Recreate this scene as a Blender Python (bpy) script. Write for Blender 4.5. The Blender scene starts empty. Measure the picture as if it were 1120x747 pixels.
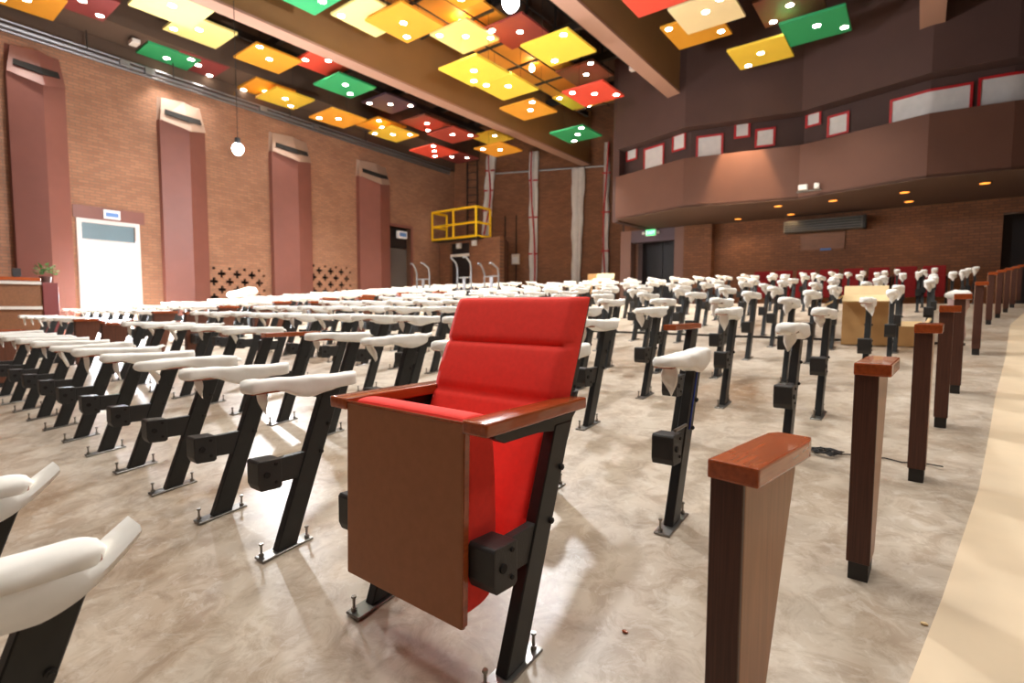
import bpy, bmesh, math, random
from math import sin, cos, pi, radians, tan
from mathutils import Vector, Matrix, noise
R0 = random.Random(7)
SC = bpy.context.scene
COL = SC.collection

# ------------------------------------------------------------------ view
CAM_H, YAW, PITCH, ROLL, FPX = 0.955, 0.659, 0.0665, 0.0036, 573.0

def px(p):
    """pixel a world point shows at (only used to leave out what is outside the frame)"""
    x, y, z = p[0], p[1], p[2] - CAM_H
    X = cos(YAW)*x + sin(YAW)*y; Y = -sin(YAW)*x + cos(YAW)*y
    yf = Y*cos(PITCH) - z*sin(PITCH); zu = Y*sin(PITCH) + z*cos(PITCH)
    if yf < .05: return None
    return 560 + FPX*X/yf, 373.5 - FPX*zu/yf

# ------------------------------------------------------------------ materials
def lin(c):
    return tuple(((v/255)/12.92 if v/255 <= .04045 else ((v/255+.055)/1.055)**2.4) for v in c) + (1,)

def mat(name, rgb, rough=.5, metal=0, var=.0, scale=20, bump=0, coat=0, spec=.5, emit=None, estr=0, sheen=0, grain=None):
    m = bpy.data.materials.new(name); m.use_nodes = True
    nt = m.node_tree; b = nt.nodes['Principled BSDF']
    b.inputs['Roughness'].default_value = rough
    b.inputs['Metallic'].default_value = metal
    b.inputs['Specular IOR Level'].default_value = spec
    b.inputs['Coat Weight'].default_value = coat
    if sheen: b.inputs['Sheen Weight'].default_value = sheen
    col = lin(rgb)
    b.inputs['Base Color'].default_value = col
    if emit:
        b.inputs['Emission Color'].default_value = lin(emit); b.inputs['Emission Strength'].default_value = estr
    if var or bump or grain:
        tc = nt.nodes.new('ShaderNodeTexCoord'); mp = nt.nodes.new('ShaderNodeMapping')
        nt.links.new(tc.outputs['Object'], mp.inputs['Vector'])
        if grain: mp.inputs['Scale'].default_value = grain
        nz = nt.nodes.new('ShaderNodeTexNoise'); nz.inputs['Scale'].default_value = scale; nz.inputs['Detail'].default_value = 5
        nt.links.new(mp.outputs[0], nz.inputs['Vector'])
        if var:
            cr = nt.nodes.new('ShaderNodeValToRGB')
            cr.color_ramp.elements[0].position = .3; cr.color_ramp.elements[1].position = .7
            cr.color_ramp.elements[0].color = tuple(v*(1-var) for v in col[:3]) + (1,)
            cr.color_ramp.elements[1].color = tuple(min(1, v*(1+var)) for v in col[:3]) + (1,)
            nt.links.new(nz.outputs['Fac'], cr.inputs[0]); nt.links.new(cr.outputs[0], b.inputs['Base Color'])
        if bump:
            bp = nt.nodes.new('ShaderNodeBump'); bp.inputs['Strength'].default_value = bump; bp.inputs['Distance'].default_value = .004
            nt.links.new(nz.outputs['Fac'], bp.inputs['Height']); nt.links.new(bp.outputs[0], b.inputs['Normal'])
    return m

def brick_mat(name, c1, c2, mortar, rot=0.0, vert=True):
    m = bpy.data.materials.new(name); m.use_nodes = True
    nt = m.node_tree; b = nt.nodes['Principled BSDF']; b.inputs['Roughness'].default_value = .85
    tc = nt.nodes.new('ShaderNodeTexCoord'); mp = nt.nodes.new('ShaderNodeMapping')
    nt.links.new(tc.outputs['Object'], mp.inputs['Vector'])
    # walls keep their run along local X and their height along local Z
    sx = nt.nodes.new('ShaderNodeSeparateXYZ'); cx = nt.nodes.new('ShaderNodeCombineXYZ')
    nt.links.new(mp.outputs[0], sx.inputs[0])
    nt.links.new(sx.outputs['X'], cx.inputs['X']); nt.links.new(sx.outputs['Z'], cx.inputs['Y'])
    br = nt.nodes.new('ShaderNodeTexBrick')
    br.inputs['Color1'].default_value = lin(c1); br.inputs['Color2'].default_value = lin(c2); br.inputs['Mortar'].default_value = lin(mortar)
    br.inputs['Scale'].default_value = 1.0; br.inputs['Brick Width'].default_value = .2; br.inputs['Row Height'].default_value = .066
    br.inputs['Mortar Size'].default_value = .009; br.inputs['Bias'].default_value = -.1
    nt.links.new(cx.outputs[0], br.inputs['Vector'])
    nz = nt.nodes.new('ShaderNodeTexNoise'); nz.inputs['Scale'].default_value = 1.3; nz.inputs['Detail'].default_value = 4
    nt.links.new(tc.outputs['Object'], nz.inputs['Vector'])
    mx = nt.nodes.new('ShaderNodeMixRGB'); mx.blend_type = 'MULTIPLY'; mx.inputs[0].default_value = .5
    cr = nt.nodes.new('ShaderNodeValToRGB'); cr.color_ramp.elements[0].position = .3; cr.color_ramp.elements[0].color = (.6, .58, .56, 1)
    cr.color_ramp.elements[1].position = .7; cr.color_ramp.elements[1].color = (1, 1, 1, 1)
    nt.links.new(nz.outputs['Fac'], cr.inputs[0])
    nt.links.new(br.outputs['Color'], mx.inputs[1]); nt.links.new(cr.outputs[0], mx.inputs[2])
    nt.links.new(mx.outputs[0], b.inputs['Base Color'])
    bp = nt.nodes.new('ShaderNodeBump'); bp.inputs['Strength'].default_value = .4; bp.inputs['Distance'].default_value = .01; bp.invert = True
    nt.links.new(br.outputs['Fac'], bp.inputs['Height']); nt.links.new(bp.outputs[0], b.inputs['Normal'])
    return m

def floor_mat():
    m = bpy.data.materials.new('polished_concrete'); m.use_nodes = True
    nt = m.node_tree; b = nt.nodes['Principled BSDF']
    tc = nt.nodes.new('ShaderNodeTexCoord')
    def ns(scale, detail, dist, rough=.6):
        n = nt.nodes.new('ShaderNodeTexNoise'); n.inputs['Scale'].default_value = scale; n.inputs['Detail'].default_value = detail
        n.inputs['Distortion'].default_value = dist; n.inputs['Roughness'].default_value = rough
        nt.links.new(tc.outputs['Object'], n.inputs['Vector']); return n
    def ramp(src, p0, c0, p1, c1):
        r = nt.nodes.new('ShaderNodeValToRGB'); r.color_ramp.elements[0].position = p0; r.color_ramp.elements[0].color = lin(c0)
        r.color_ramp.elements[1].position = p1; r.color_ramp.elements[1].color = lin(c1)
        nt.links.new(src, r.inputs[0]); return r
    def mix(kind, fac, a, c):
        x = nt.nodes.new('ShaderNodeMixRGB'); x.blend_type = kind
        if isinstance(fac, float): x.inputs[0].default_value = fac
        else: nt.links.new(fac, x.inputs[0])
        nt.links.new(a, x.inputs[1]); nt.links.new(c, x.inputs[2]); return x
    a = ns(1.1, 7, .35); base = ramp(a.outputs['Fac'], .3, FLOOR_A, .72, FLOOR_B)
    w = ns(8.0, 10, .8, .72); swirl = ramp(w.outputs['Fac'], .40, (188, 170, 152), .55, (255, 255, 255))
    m1 = mix('MULTIPLY', .5, base.outputs[0], swirl.outputs[0])
    s = ns(.7, 6, .8); stain = ramp(s.outputs['Fac'], .54, (255, 255, 255), .70, (204, 178, 148))
    m2 = mix('MULTIPLY', .8, m1.outputs[0], stain.outputs[0])
    t = ns(15, 8, .8, .66); streak = ramp(t.outputs['Fac'], .54, (0, 0, 0), .62, (255, 255, 255))
    white = nt.nodes.new('ShaderNodeRGB'); white.outputs[0].default_value = lin((226, 220, 210))
    md = nt.nodes.new('ShaderNodeMath'); md.operation = 'MULTIPLY'; md.inputs[1].default_value = .26
    nt.links.new(streak.outputs[0], md.inputs[0])
    m3 = mix('MIX', md.outputs[0], m2.outputs[0], white.outputs[0])
    nt.links.new(m3.outputs[0], b.inputs['Base Color'])
    rr = nt.nodes.new('ShaderNodeMapRange'); rr.inputs['To Min'].default_value = .26; rr.inputs['To Max'].default_value = .46
    nt.links.new(w.outputs['Fac'], rr.inputs['Value']); nt.links.new(rr.outputs[0], b.inputs['Roughness'])
    bp = nt.nodes.new('ShaderNodeBump'); bp.inputs['Strength'].default_value = .08; bp.inputs['Distance'].default_value = .004
    nt.links.new(w.outputs['Fac'], bp.inputs['Height']); nt.links.new(bp.outputs[0], b.inputs['Normal'])
    return m
FLOOR_A, FLOOR_B = (176, 160, 141), (216, 204, 187)

M = {}
M['floor'] = floor_mat()
M['aisle'] = mat('aisle_floor', (232, 210, 178), .45, var=.08, scale=3)
M['brick_left'] = brick_mat('brick_side', (170, 120, 92), (150, 104, 80), (136, 106, 86))
M['brick_back'] = brick_mat('brick_back', (150, 98, 66), (128, 84, 58), (112, 80, 60))
M['brown_wall'] = mat('brown_plaster', (74, 49, 42), .8, var=.06, scale=2)
M['fascia'] = mat('tan_plaster', (92, 57, 41), .75, var=.05, scale=2)
M['band'] = mat('recess_plaster', (70, 48, 42), .8, var=.05, scale=2)
M['ceiling'] = mat('ceiling_brown', (88, 68, 54), .9, var=.06, scale=1)
M['soffit'] = mat('soffit_brown', (92, 68, 54), .85)
M['beam'] = mat('beam_brown', (146, 108, 66), .75, var=.05, scale=1.5)
M['beam_face'] = mat('beam_underside_lit', (170, 130, 110), .7)  # paler pink: light on the beam undersides put into the colour
M['steel_dark'] = mat('dark_steel', (48, 42, 38), .6, .4)
M['pilaster'] = mat('pilaster_mauve', (122, 74, 64), .5, var=.05, scale=3)
M['hood'] = mat('hood_lit', (160, 132, 116), .6)  # lamplight falling on the brown hoods put into this paler colour
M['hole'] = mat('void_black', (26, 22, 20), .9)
M['black'] = mat('black_powder_coat', (30, 31, 31), .42, .0, var=.12, scale=40)
M['black_plastic'] = mat('black_plastic', (40, 38, 37), .5, bump=.15, scale=160)
M['plate'] = mat('base_plate_steel', (140, 138, 134), .3, .9)
M['zinc'] = mat('zinc_bolt', (150, 145, 138), .35, .9)
M['foam'] = mat('white_foam', (250, 247, 240), .8, var=.03, scale=25, bump=.1)
M['wood'] = mat('cherry_wood', (162, 76, 34), .25, var=.2, scale=6, grain=(14, 1.2, 14), coat=.4)
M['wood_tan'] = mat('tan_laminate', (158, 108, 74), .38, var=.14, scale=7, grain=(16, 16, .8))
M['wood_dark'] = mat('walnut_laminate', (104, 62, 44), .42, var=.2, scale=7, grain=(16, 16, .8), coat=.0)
M['wood_front'] = mat('walnut_edge', (78, 44, 32), .5, var=.3, scale=9, grain=(30, 30, .6))
M['seat_wood'] = mat('seat_pan_wood', (164, 108, 74), .5, var=.05, scale=40, spec=.3)
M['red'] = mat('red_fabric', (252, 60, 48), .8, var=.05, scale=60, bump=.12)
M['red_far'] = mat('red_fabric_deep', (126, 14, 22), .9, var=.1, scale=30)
M['yellow_paint'] = mat('yellow_paint', (246, 196, 20), .45)
M['plastic_sheet'] = mat('white_plastic_sheet', (206, 200, 194), .45, var=.06, scale=6, bump=.3)
M['tape'] = mat('red_tape', (176, 26, 30), .5)
M['card'] = mat('cardboard', (196, 152, 98), .8, var=.07, scale=8)
M['card_in'] = mat('cardboard_flap', (234, 206, 156), .8, var=.05, scale=8)
M['pink'] = mat('pink_wrap', (206, 176, 170), .5, var=.1, scale=9)
M['chrome'] = mat('bright_metal', (150, 154, 160), .35, .9)
M['grey_pipe'] = mat('grey_conduit', (128, 126, 128), .4, .6)
M['grey_unit'] = mat('grey_grille', (104, 100, 92), .6)
M['grey_dark'] = mat('grille_dark_grey', (52, 50, 48), .8)  # darker grey of the louvres and end cap
M['portal'] = mat('portal_mauve', (96, 80, 88), .6)
M['jamb'] = mat('portal_jamb', (134, 98, 84), .6)
M['door_dark'] = mat('dark_door', (34, 28, 28), .5)
M['door_grey'] = mat('grey_door', (98, 92, 88), .5)
M['door_frame'] = mat('door_frame_light', (216, 208, 206), .5)
M['glass_dark'] = mat('transom_glass', (120, 140, 150), .15)
M['sign_white'] = mat('sign_white', (232, 232, 236), .5)
M['sign_blue'] = mat('sign_blue', (90, 130, 190), .5)
M['sign_green'] = mat('exit_green', (30, 120, 70), .5, emit=(60, 255, 140), estr=1.6)
M['sign_letter'] = mat('exit_letter', (240, 255, 246), .5, emit=(235, 255, 240), estr=1.6)
M['lamp'] = mat('lamp_lens', (255, 250, 240), .5, emit=(255, 246, 230), estr=1)
M['lamp_warm'] = mat('downlight_lens', (255, 200, 120), .5, emit=(255, 150, 52), estr=2.2)
M['lamp_small'] = mat('catwalk_lamp', (255, 236, 200), .5, emit=(255, 214, 150), estr=60)
M['bulb'] = mat('bulb_glass', (255, 255, 255), .5, emit=(236, 244, 255), estr=60)
M['leaf'] = mat('leaf_green', (72, 150, 74), .6, var=.3, scale=20)
M['pot'] = mat('clay_pot', (90, 60, 52), .7)
M['amber'] = mat('amber_lamplit', (196, 130, 40), .6, var=.08, scale=2)  # the catwalk's warm lamplight put into this amber base colour
M['counter'] = mat('counter_wood', (132, 84, 50), .5, var=.15, scale=4, grain=(1, 8, 8))
M['counter_red'] = mat('counter_red', (120, 52, 50), .5)
M['white_box'] = mat('white_box', (220, 212, 202), .6)
M['ground'] = mat('outdoor_paving', (226, 226, 226), .9)
M['blue_wire'] = mat('blue_wire', (44, 70, 170), .5)
for n, c in dict(orange=(232, 158, 44), maroon=(132, 52, 50), cream_yellow=(252, 232, 146), green=(44, 158, 96), red=(226, 74, 52),
                 yellow=(246, 208, 66), purple=(74, 54, 66), brown=(112, 62, 42), dark_red=(158, 56, 40), ivory=(240, 216, 162), ochre=(214, 146, 30)).items():
    M['p_'+n] = mat('panel_'+n, c, .6, var=.03, scale=2)

# ------------------------------------------------------------------ mesh builder
class MB:
    def __init__(s): s.bm = bmesh.new()
    def box(s, x0, x1, y0, y1, z0, z1, bevel=0, seg=2, tf=None, mi=0):
        b = s.bm; vs = [b.verts.new((x, y, z)) for x in (x0, x1) for y in (y0, y1) for z in (z0, z1)]
        idx = [(0, 1, 3, 2), (4, 6, 7, 5), (0, 4, 5, 1), (2, 3, 7, 6), (0, 2, 6, 4), (1, 5, 7, 3)]
        fs = [b.faces.new([vs[i] for i in f]) for f in idx]
        for f in fs: f.material_index = mi
        if bevel:
            es = list({e for f in fs for e in f.edges})
            r = bmesh.ops.bevel(b, geom=es, offset=bevel, segments=seg, profile=.6, affect='EDGES')
            vs = list({v for f in r['faces'] for v in f.verts} | {v for v in vs if v.is_valid})
        if tf: 
            for v in vs: v.co = tf(v.co)
        return vs
    def prism(s, pts, axis, a0, a1, bevel=0, seg=2, mi=0):
        """pts: 2-D outline; axis X: (y,z), Y: (x,z), Z: (x,y)"""
        b = s.bm
        def mk(p, a): return {'X': (a, p[0], p[1]), 'Y': (p[0], a, p[1]), 'Z': (p[0], p[1], a)}[axis]
        A = [b.verts.new(mk(p, a0)) for p in pts]; B = [b.verts.new(mk(p, a1)) for p in pts]
        n = len(pts); fs = [b.faces.new(A), b.faces.new(B[::-1])]
        for i in range(n): fs.append(b.faces.new((A[i], B[i], B[(i+1) % n], A[(i+1) % n])))
        for f in fs: f.material_index = mi
        if bevel:
            es = list({e for f in fs for e in f.edges})
            bmesh.ops.bevel(b, geom=es, offset=bevel, segments=seg, profile=.6, affect='EDGES')
        return s
    def tube(s, pts, r, n=8, mi=0, cap=True):
        b = s.bm; pts = [Vector(p) for p in pts]; rings = []
        rs = r if isinstance(r, (list, tuple)) else [r]*len(pts)
        up = None
        for i, p in enumerate(pts):
            d = (pts[min(i+1, len(pts)-1)] - pts[max(i-1, 0)]).normalized()
            if up is None: up = Vector((0, 0, 1)) if abs(d.z) < .9 else Vector((0, 1, 0))
            u = d.cross(up).normalized(); v = u.cross(d).normalized(); up = v
            rings.append([b.verts.new(p + u*cos(2*pi*k/n)*rs[i] + v*sin(2*pi*k/n)*rs[i]) for k in range(n)])
        for a, c in zip(rings, rings[1:]):
            for k in range(n): b.faces.new((a[k], a[(k+1) % n], c[(k+1) % n], c[k])).material_index = mi
        if cap:
            b.faces.new(rings[0][::-1]).material_index = mi; b.faces.new(rings[-1]).material_index = mi
        return s
    def cyl(s, c, r, h, n=16, axis='Z', mi=0, r2=None):
        d = {'X': (h, 0, 0), 'Y': (0, h, 0), 'Z': (0, 0, h)}[axis]
        return s.tube([c, (c[0]+d[0], c[1]+d[1], c[2]+d[2])], [r, r if r2 is None else r2], n, mi)
    def ball(s, c, r, u=14, v=10, sc=(1, 1, 1)):
        ret = bmesh.ops.create_uvsphere(s.bm, u_segments=u, v_segments=v, radius=r)
        for w in ret['verts']: w.co = Vector((w.co.x*sc[0]+c[0], w.co.y*sc[1]+c[1], w.co.z*sc[2]+c[2]))
        return s
    def loft(s, rings, cap=True, mi=0):
        b = s.bm; R = [[b.verts.new(p) for p in r] for r in rings]; n = len(R[0])
        for a, c in zip(R, R[1:]):
            for k in range(n): b.faces.new((a[k], a[(k+1) % n], c[(k+1) % n], c[k])).material_index = mi
        if cap: b.faces.new(R[0][::-1]); b.faces.new(R[-1])
        return s
    def mesh(s, name, mats, smooth=None):
        bmesh.ops.recalc_face_normals(s.bm, faces=s.bm.faces)
        if smooth is not None:
            for f in s.bm.faces: f.smooth = True
            for e in s.bm.edges:
                if len(e.link_faces) == 2 and e.calc_face_angle(0) > smooth: e.smooth = False
        me = bpy.data.meshes.new(name); s.bm.to_mesh(me); s.bm.free()
        for m in (mats if isinstance(mats, (list, tuple)) else [mats]): me.materials.append(m)
        return me
    def obj(s, name, mats, parent=None, smooth=None, loc=None):
        return link(name, s.mesh(name, mats, smooth), parent, loc)

def link(name, me, parent=None, loc=None):
    o = bpy.data.objects.new(name, me); COL.objects.link(o)
    if parent: o.parent = parent
    if loc: o.location = loc
    return o

def tag(o, label, cat, group=None):
    o['label'] = label; o['category'] = cat
    if group: o['group'] = group
    return o
def thing(name, label, cat, loc=(0, 0, 0), rz=0, group=None):
    o = bpy.data.objects.new(name, None); COL.objects.link(o); o.empty_display_size = .1
    o.location = loc; o.rotation_euler = (0, 0, rz)
    return tag(o, label, cat, group)
def struct(o, parent=None):
    o['kind'] = 'structure'; return o
ORD = 'zeroth first second third fourth fifth sixth seventh eighth ninth tenth eleventh twelfth thirteenth fourteenth fifteenth sixteenth seventeenth eighteenth nineteenth twentieth twenty-first twenty-second twenty-third twenty-fourth twenty-fifth'.split()

# ------------------------------------------------------------------ floor
KN = [(-3.2, -.62), (0, -.145), (1.04, 0), (2.9, .2), (4.7, .36), (13, 1.04), (19.5, 1.06)]
def fl(y):
    for (a, za), (b, zb) in zip(KN, KN[1:]):
        if y <= b: return za + (zb-za)*(y-a)/(b-a)
    return KN[-1][1]
def slope(y): return (fl(y+.05)-fl(y-.05))/.1
def panel_x(y):
    T = [(-3, -.7), (1.04, -.263), (1.96, -.108), (2.88, .03), (3.8, .132), (4.72, .23), (6.56, .45), (9.32, .745), (13, 1.41), (17, 2.1)]
    for (a, za), (b, zb) in zip(T, T[1:]):
        if y <= b: return za + (zb-za)*(y-a)/(b-a)
    return 2.1

mb = MB()
pts = [(y, z) for y, z in KN] + [(19.5, -1.2), (-3.2, -1.2)]
mb.prism(pts, 'X', -17.5, 4.6)
struct(mb.obj('floor', M['floor']))
mb = MB(); ys = [-2.9, -1, 0, 1.04, 1.96, 2.9, 3.8, 4.7, 6.56, 9.32, 13, 16]
L = [mb.bm.verts.new((panel_x(y)+.2, y, fl(y)+.004)) for y in ys]; Rr = [mb.bm.verts.new((4.5, y, fl(y)+.004)) for y in ys]
for i in range(len(ys)-1): mb.bm.faces.new((L[i], Rr[i], Rr[i+1], L[i+1]))
g = bmesh.ops.extrude_face_region(mb.bm, geom=list(mb.bm.faces))
for v in [v for v in g['geom'] if isinstance(v, bmesh.types.BMVert)]: v.co.z -= .01
struct(mb.obj('floor_aisle', M['aisle']))
mb = MB(); mb.box(-7.6, .40, 7.2, 7.235, fl(7.2)-.01, fl(7.2)+.028)
struct(mb.obj('trim_1', M['steel_dark']))

# ------------------------------------------------------------------ room shell
def wall(name, p0, p1, z0, z1, thick, m, holes=()):
    """wall along p0->p1; local X runs along it, Z is height, thickness behind (local +Y); holes = (s0, s1, za, zb)"""
    p0 = Vector(p0); p1 = Vector(p1); d = p1-p0; Lg = d.length
    xs = sorted({0, Lg, *[h[0] for h in holes], *[h[1] for h in holes]}); zs = sorted({z0, z1, *[h[2] for h in holes], *[h[3] for h in holes]})
    mb = MB(); b = mb.bm; V = {}
    def v(x, y, z):
        k = (round(x, 4), round(y, 4), round(z, 4))
        if k not in V: V[k] = b.verts.new((x, y, z))
        return V[k]
    def solid(x, z): return 0 < x < Lg and z0 < z < z1 and not any(h[0] < x < h[1] and h[2] < z < h[3] for h in holes)
    for i in range(len(xs)-1):
        for j in range(len(zs)-1):
            a, c, e, f = xs[i], xs[i+1], zs[j], zs[j+1]; cx, cz = (a+c)/2, (e+f)/2
            if not solid(cx, cz): continue
            b.faces.new((v(a, 0, e), v(c, 0, e), v(c, 0, f), v(a, 0, f))); b.faces.new((v(a, thick, e), v(a, thick, f), v(c, thick, f), v(c, thick, e)))
            for (qx, qz, e1, e2) in ((a-1e-3, cz, (a, e), (a, f)), (c+1e-3, cz, (c, e), (c, f)), (cx, e-1e-3, (a, e), (c, e)), (cx, f+1e-3, (a, f), (c, f))):
                if not solid(qx, qz):
                    b.faces.new((v(e1[0], 0, e1[1]), v(e2[0], 0, e2[1]), v(e2[0], thick, e2[1]), v(e1[0], thick, e1[1])))
    o = mb.obj(name, m); o.location = (p0.x, p0.y, 0); o.rotation_euler = (0, 0, math.atan2(d.y, d.x))
    return struct(o)

# side wall with daylight door: runs from A to B (front to back); local +X along the run, local +Y is INTO the wall's back (-X world)
WA = Vector((-14.14, -3.0)); WB = Vector((-15.47, 16.02))
wdir = (WB-WA).normalized(); wlen = (WB-WA).length
wn = Vector((wdir.y, -wdir.x))                # into the room (+X)
def sw(y): return (y - WA.y)/wdir.y            # distance along the wall for a world Y
def wp(s, out=0.0): q = WA + wdir*s + wn*out; return (q.x, q.y)
D1 = (sw(3.40), sw(4.42)); D2 = (sw(12.4), sw(13.45))
SCR = [(sw(5.95), sw(7.62)), (sw(8.98), sw(10.66))]
wall('wall_left', WA, WB, -.6, 9.2, .35, M['brick_left'],
     [(D1[0], D1[1], -.6, 2.80), (D2[0], D2[1], -.6, 3.85), (SCR[0][0], SCR[0][1], 1.0, 2.05), (SCR[1][0], SCR[1][1], 1.25, 2.32)])
WROT = math.atan2(wdir.y, wdir.x)
def on_wall(o, s, z=0, out=0):
    q = wp(s, out); o.location = (q[0], q[1], z); o.rotation_euler = (0, 0, WROT); return o
q0 = wp(0.02, .05); q1 = wp(wlen-.02, .05)
wall('wall_left_plaster', q0, q1, 6.5, 9.0, .04, M['ceiling'])
# pierced brick screens
for i, (s0, s1, za, zb) in enumerate([(SCR[0][0], SCR[0][1], 1.0, 2.05), (SCR[1][0], SCR[1][1], 1.25, 2.32)]):
    c = .0695; nx = round((s1-s0)/c); nz = round((zb-za)/c); c1 = (s1-s0)/nx; c2 = (zb-za)/nz
    holes = set()
    for j in range(0, 8):
        for k in range(0, 9):
            hx, hz = 3+k*6-(3 if j % 2 else 0), 2+j*3
            for dx, dz in ((0, 0), (1, 0), (-1, 0), (0, 1), (0, -1)):
                if 0 <= hx+dx < nx and 0 <= hz+dz < nz-1: holes.add((hx+dx, hz+dz))
    mb = MB(); b = mb.bm; V = {}
    def v(x, y, z):
        if (x, y, z) not in V: V[(x, y, z)] = b.verts.new((x*c1, y*.045, z*c2))
        return V[(x, y, z)]
    for x in range(nx):
        for z in range(nz):
            if (x, z) in holes: continue
            b.faces.new((v(x, 0, z), v(x+1, 0, z), v(x+1, 0, z+1), v(x, 0, z+1)))
            for (ex, ez, p, q) in ((x-1, z, (x, z), (x, z+1)), (x+1, z, (x+1, z), (x+1, z+1)), (x, z-1, (x, z), (x+1, z)), (x, z+1, (x, z+1), (x+1, z+1))):
                if (ex, ez) in holes: b.faces.new((v(p[0], 0, p[1]), v(q[0], 0, q[1]), v(q[0], 1, q[1]), v(p[0], 1, p[1])))
    o = struct(mb.obj('wall_screen_%d' % (i+1), M['brick_left'])); on_wall(o, s0, za)
    mb = MB(); mb.box(-.1, s1-s0+.1, .3, .42, -.1, zb-za+.1); on_wall(struct(mb.obj('wall_blackout_%d' % (i+1), M['hole'])), s0, za)  # black slab behind the screen stands for shade in its openings

# door with daylight
w = D1[1]-D1[0]
mb = MB(); mb.box(-.09, .0, -.03, .2, -.6, 2.86); mb.box(w, w+.09, -.03, .2, -.6, 2.86); mb.box(0, w, -.03, .2, 2.78, 2.86); mb.box(0, w, .02, .1, 2.36, 2.42)
fr = struct(mb.obj('door_1', M['door_frame'])); on_wall(fr, D1[0])
mb = MB(); mb.box(0, w, .05, .08, 2.42, 2.78); mb.obj('transom', M['glass_dark'], fr)
mb = MB(); mb.box(-.14, w+.2, -.02, .0, 2.86, 3.14); mb.obj('lintel_panel', M['pilaster'], fr)
mb = MB(); mb.box(-.012, .06, .2, 1.12, .2, 2.36, .01); mb.obj('door_leaf', M['door_frame'], fr)
t = thing('exit_sign', 'white and blue unlit sign box above the bright open doorway', 'sign'); on_wall(t, (D1[0]+D1[1])/2+.05, 2.9, .02)
MB_ = MB(); MB_.box(-.16, .16, -.05, 0, 0, .2, .008); MB_.obj('housing', M['sign_white'], t)
mb = MB(); mb.box(-.12, .12, -.056, -.049, .05, .14); mb.obj('sign_face', M['sign_blue'], t)
# rear side door
w2 = D2[1]-D2[0]
mb = MB(); mb.box(-.1, 0, -.04, .25, .6, 3.95); mb.box(w2, w2+.1, -.04, .25, .6, 3.95); mb.box(0, w2, -.04, .25, 3.85, 3.95)
fr = struct(mb.obj('door_2', M['pilaster'])); on_wall(fr, D2[0])
mb = MB(); mb.box(0, w2, .2, .25, .6, 3.1, .006); mb.obj('door_leaf', M['door_grey'], fr)
mb = MB(); mb.box(0, w2, .2, .25, 3.14, 3.85); mb.obj('transom', M['door_dark'], fr)
mb = MB(); mb.box(.05, .12, .12, .2, 1.9, 2.0, .008); mb.obj('door_handle', M['chrome'], fr)
t = thing('exit_sign', 'small blue sign box over the grey rear side door', 'sign'); on_wall(t, D2[0]+.55, 3.45, 0)
mb = MB(); mb.box(-.22, .22, -.12, .0, 0, .26, .008); mb.obj('housing', M['sign_white'], t)
mb = MB(); mb.box(-.17, .17, -.127, -.119, .06, .2); mb.obj('sign_face', M['sign_blue'], t)
mb = MB(); mb.box(-60, 0, -40, 60, -.35, -.25); o = struct(mb.obj('ground_outside', M['ground'])); o.location = (-16.6, 0, 0)

# far walls
c20 = radians(20); bl = Vector((cos(c20), sin(c20))); C0 = Vector((-15.47, 16.02))
def bw(s, out=0.0): q = C0 + bl*s + Vector((bl.y, -bl.x))*out; return (q.x, q.y)
wall('wall_back_brick', C0 - bl*.4, C0 + bl*9.6, .4, 9.2, .3, M['brick_back'])
wall('wall_balcony_return', (-6.95, 13.95), (-6.6, 19.2), 3.4, 9.2, .2, M['brown_wall'])
PORT = (-7.5, -6.05)
wall('wall_back', (-7.86, 16.25), (4.5, 16.25), .6, 4.4, .3, M['brick_back'], [(PORT[0]+7.86, PORT[1]+7.86, .6, 3.08), (1.42+7.86, 3.1+7.86, .6, 3.1)])
wall('wall_pier', (-5.75, 15.95), (-4.92, 15.95), .6, 3.42, .3, M['brick_back'])
wall('wall_right', (4.5, 16.5), (4.5, -3), -.8, 9.2, .25, M['brown_wall'])
wall('wall_front', (4.6, -3), (-15.0, -3), -.8, 9.2, .25, M['brown_wall'])
wall('wall_lightblock_rear', (-7.8, 18.4), (4.8, 18.4), .6, 4.4, .2, M['brown_wall'])  # unseen walls and lid added to block daylight behind the back wall
wall('wall_lightblock_side', (-7.86, 16.5), (-7.86, 18.9), .6, 4.4, .2, M['brown_wall'])
mb = MB(); mb.box(-7.86, 4.8, 16.3, 18.6, 4.35, 4.5); struct(mb.obj('ceiling_lightblock', M['ceiling']))
mb = MB(); mb.box(-.2, D2[1]-D2[0]+.2, .5, .56, .4, 4.1); on_wall(struct(mb.obj('wall_blackout_3', M['hole'])), D2[0])  # unseen black box added behind the door to stop daylight leaking in
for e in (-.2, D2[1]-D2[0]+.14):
    mb = MB(); mb.box(e, e+.06, .3, .56, .4, 4.1); on_wall(struct(mb.obj('wall_blackout_%d' % (4 if e < 0 else 5), M['hole'])), D2[0])
mb = MB(); mb.box(-.2, D2[1]-D2[0]+.2, .3, .56, 3.9, 4.1); on_wall(struct(mb.obj('wall_blackout_6', M['hole'])), D2[0])
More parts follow.
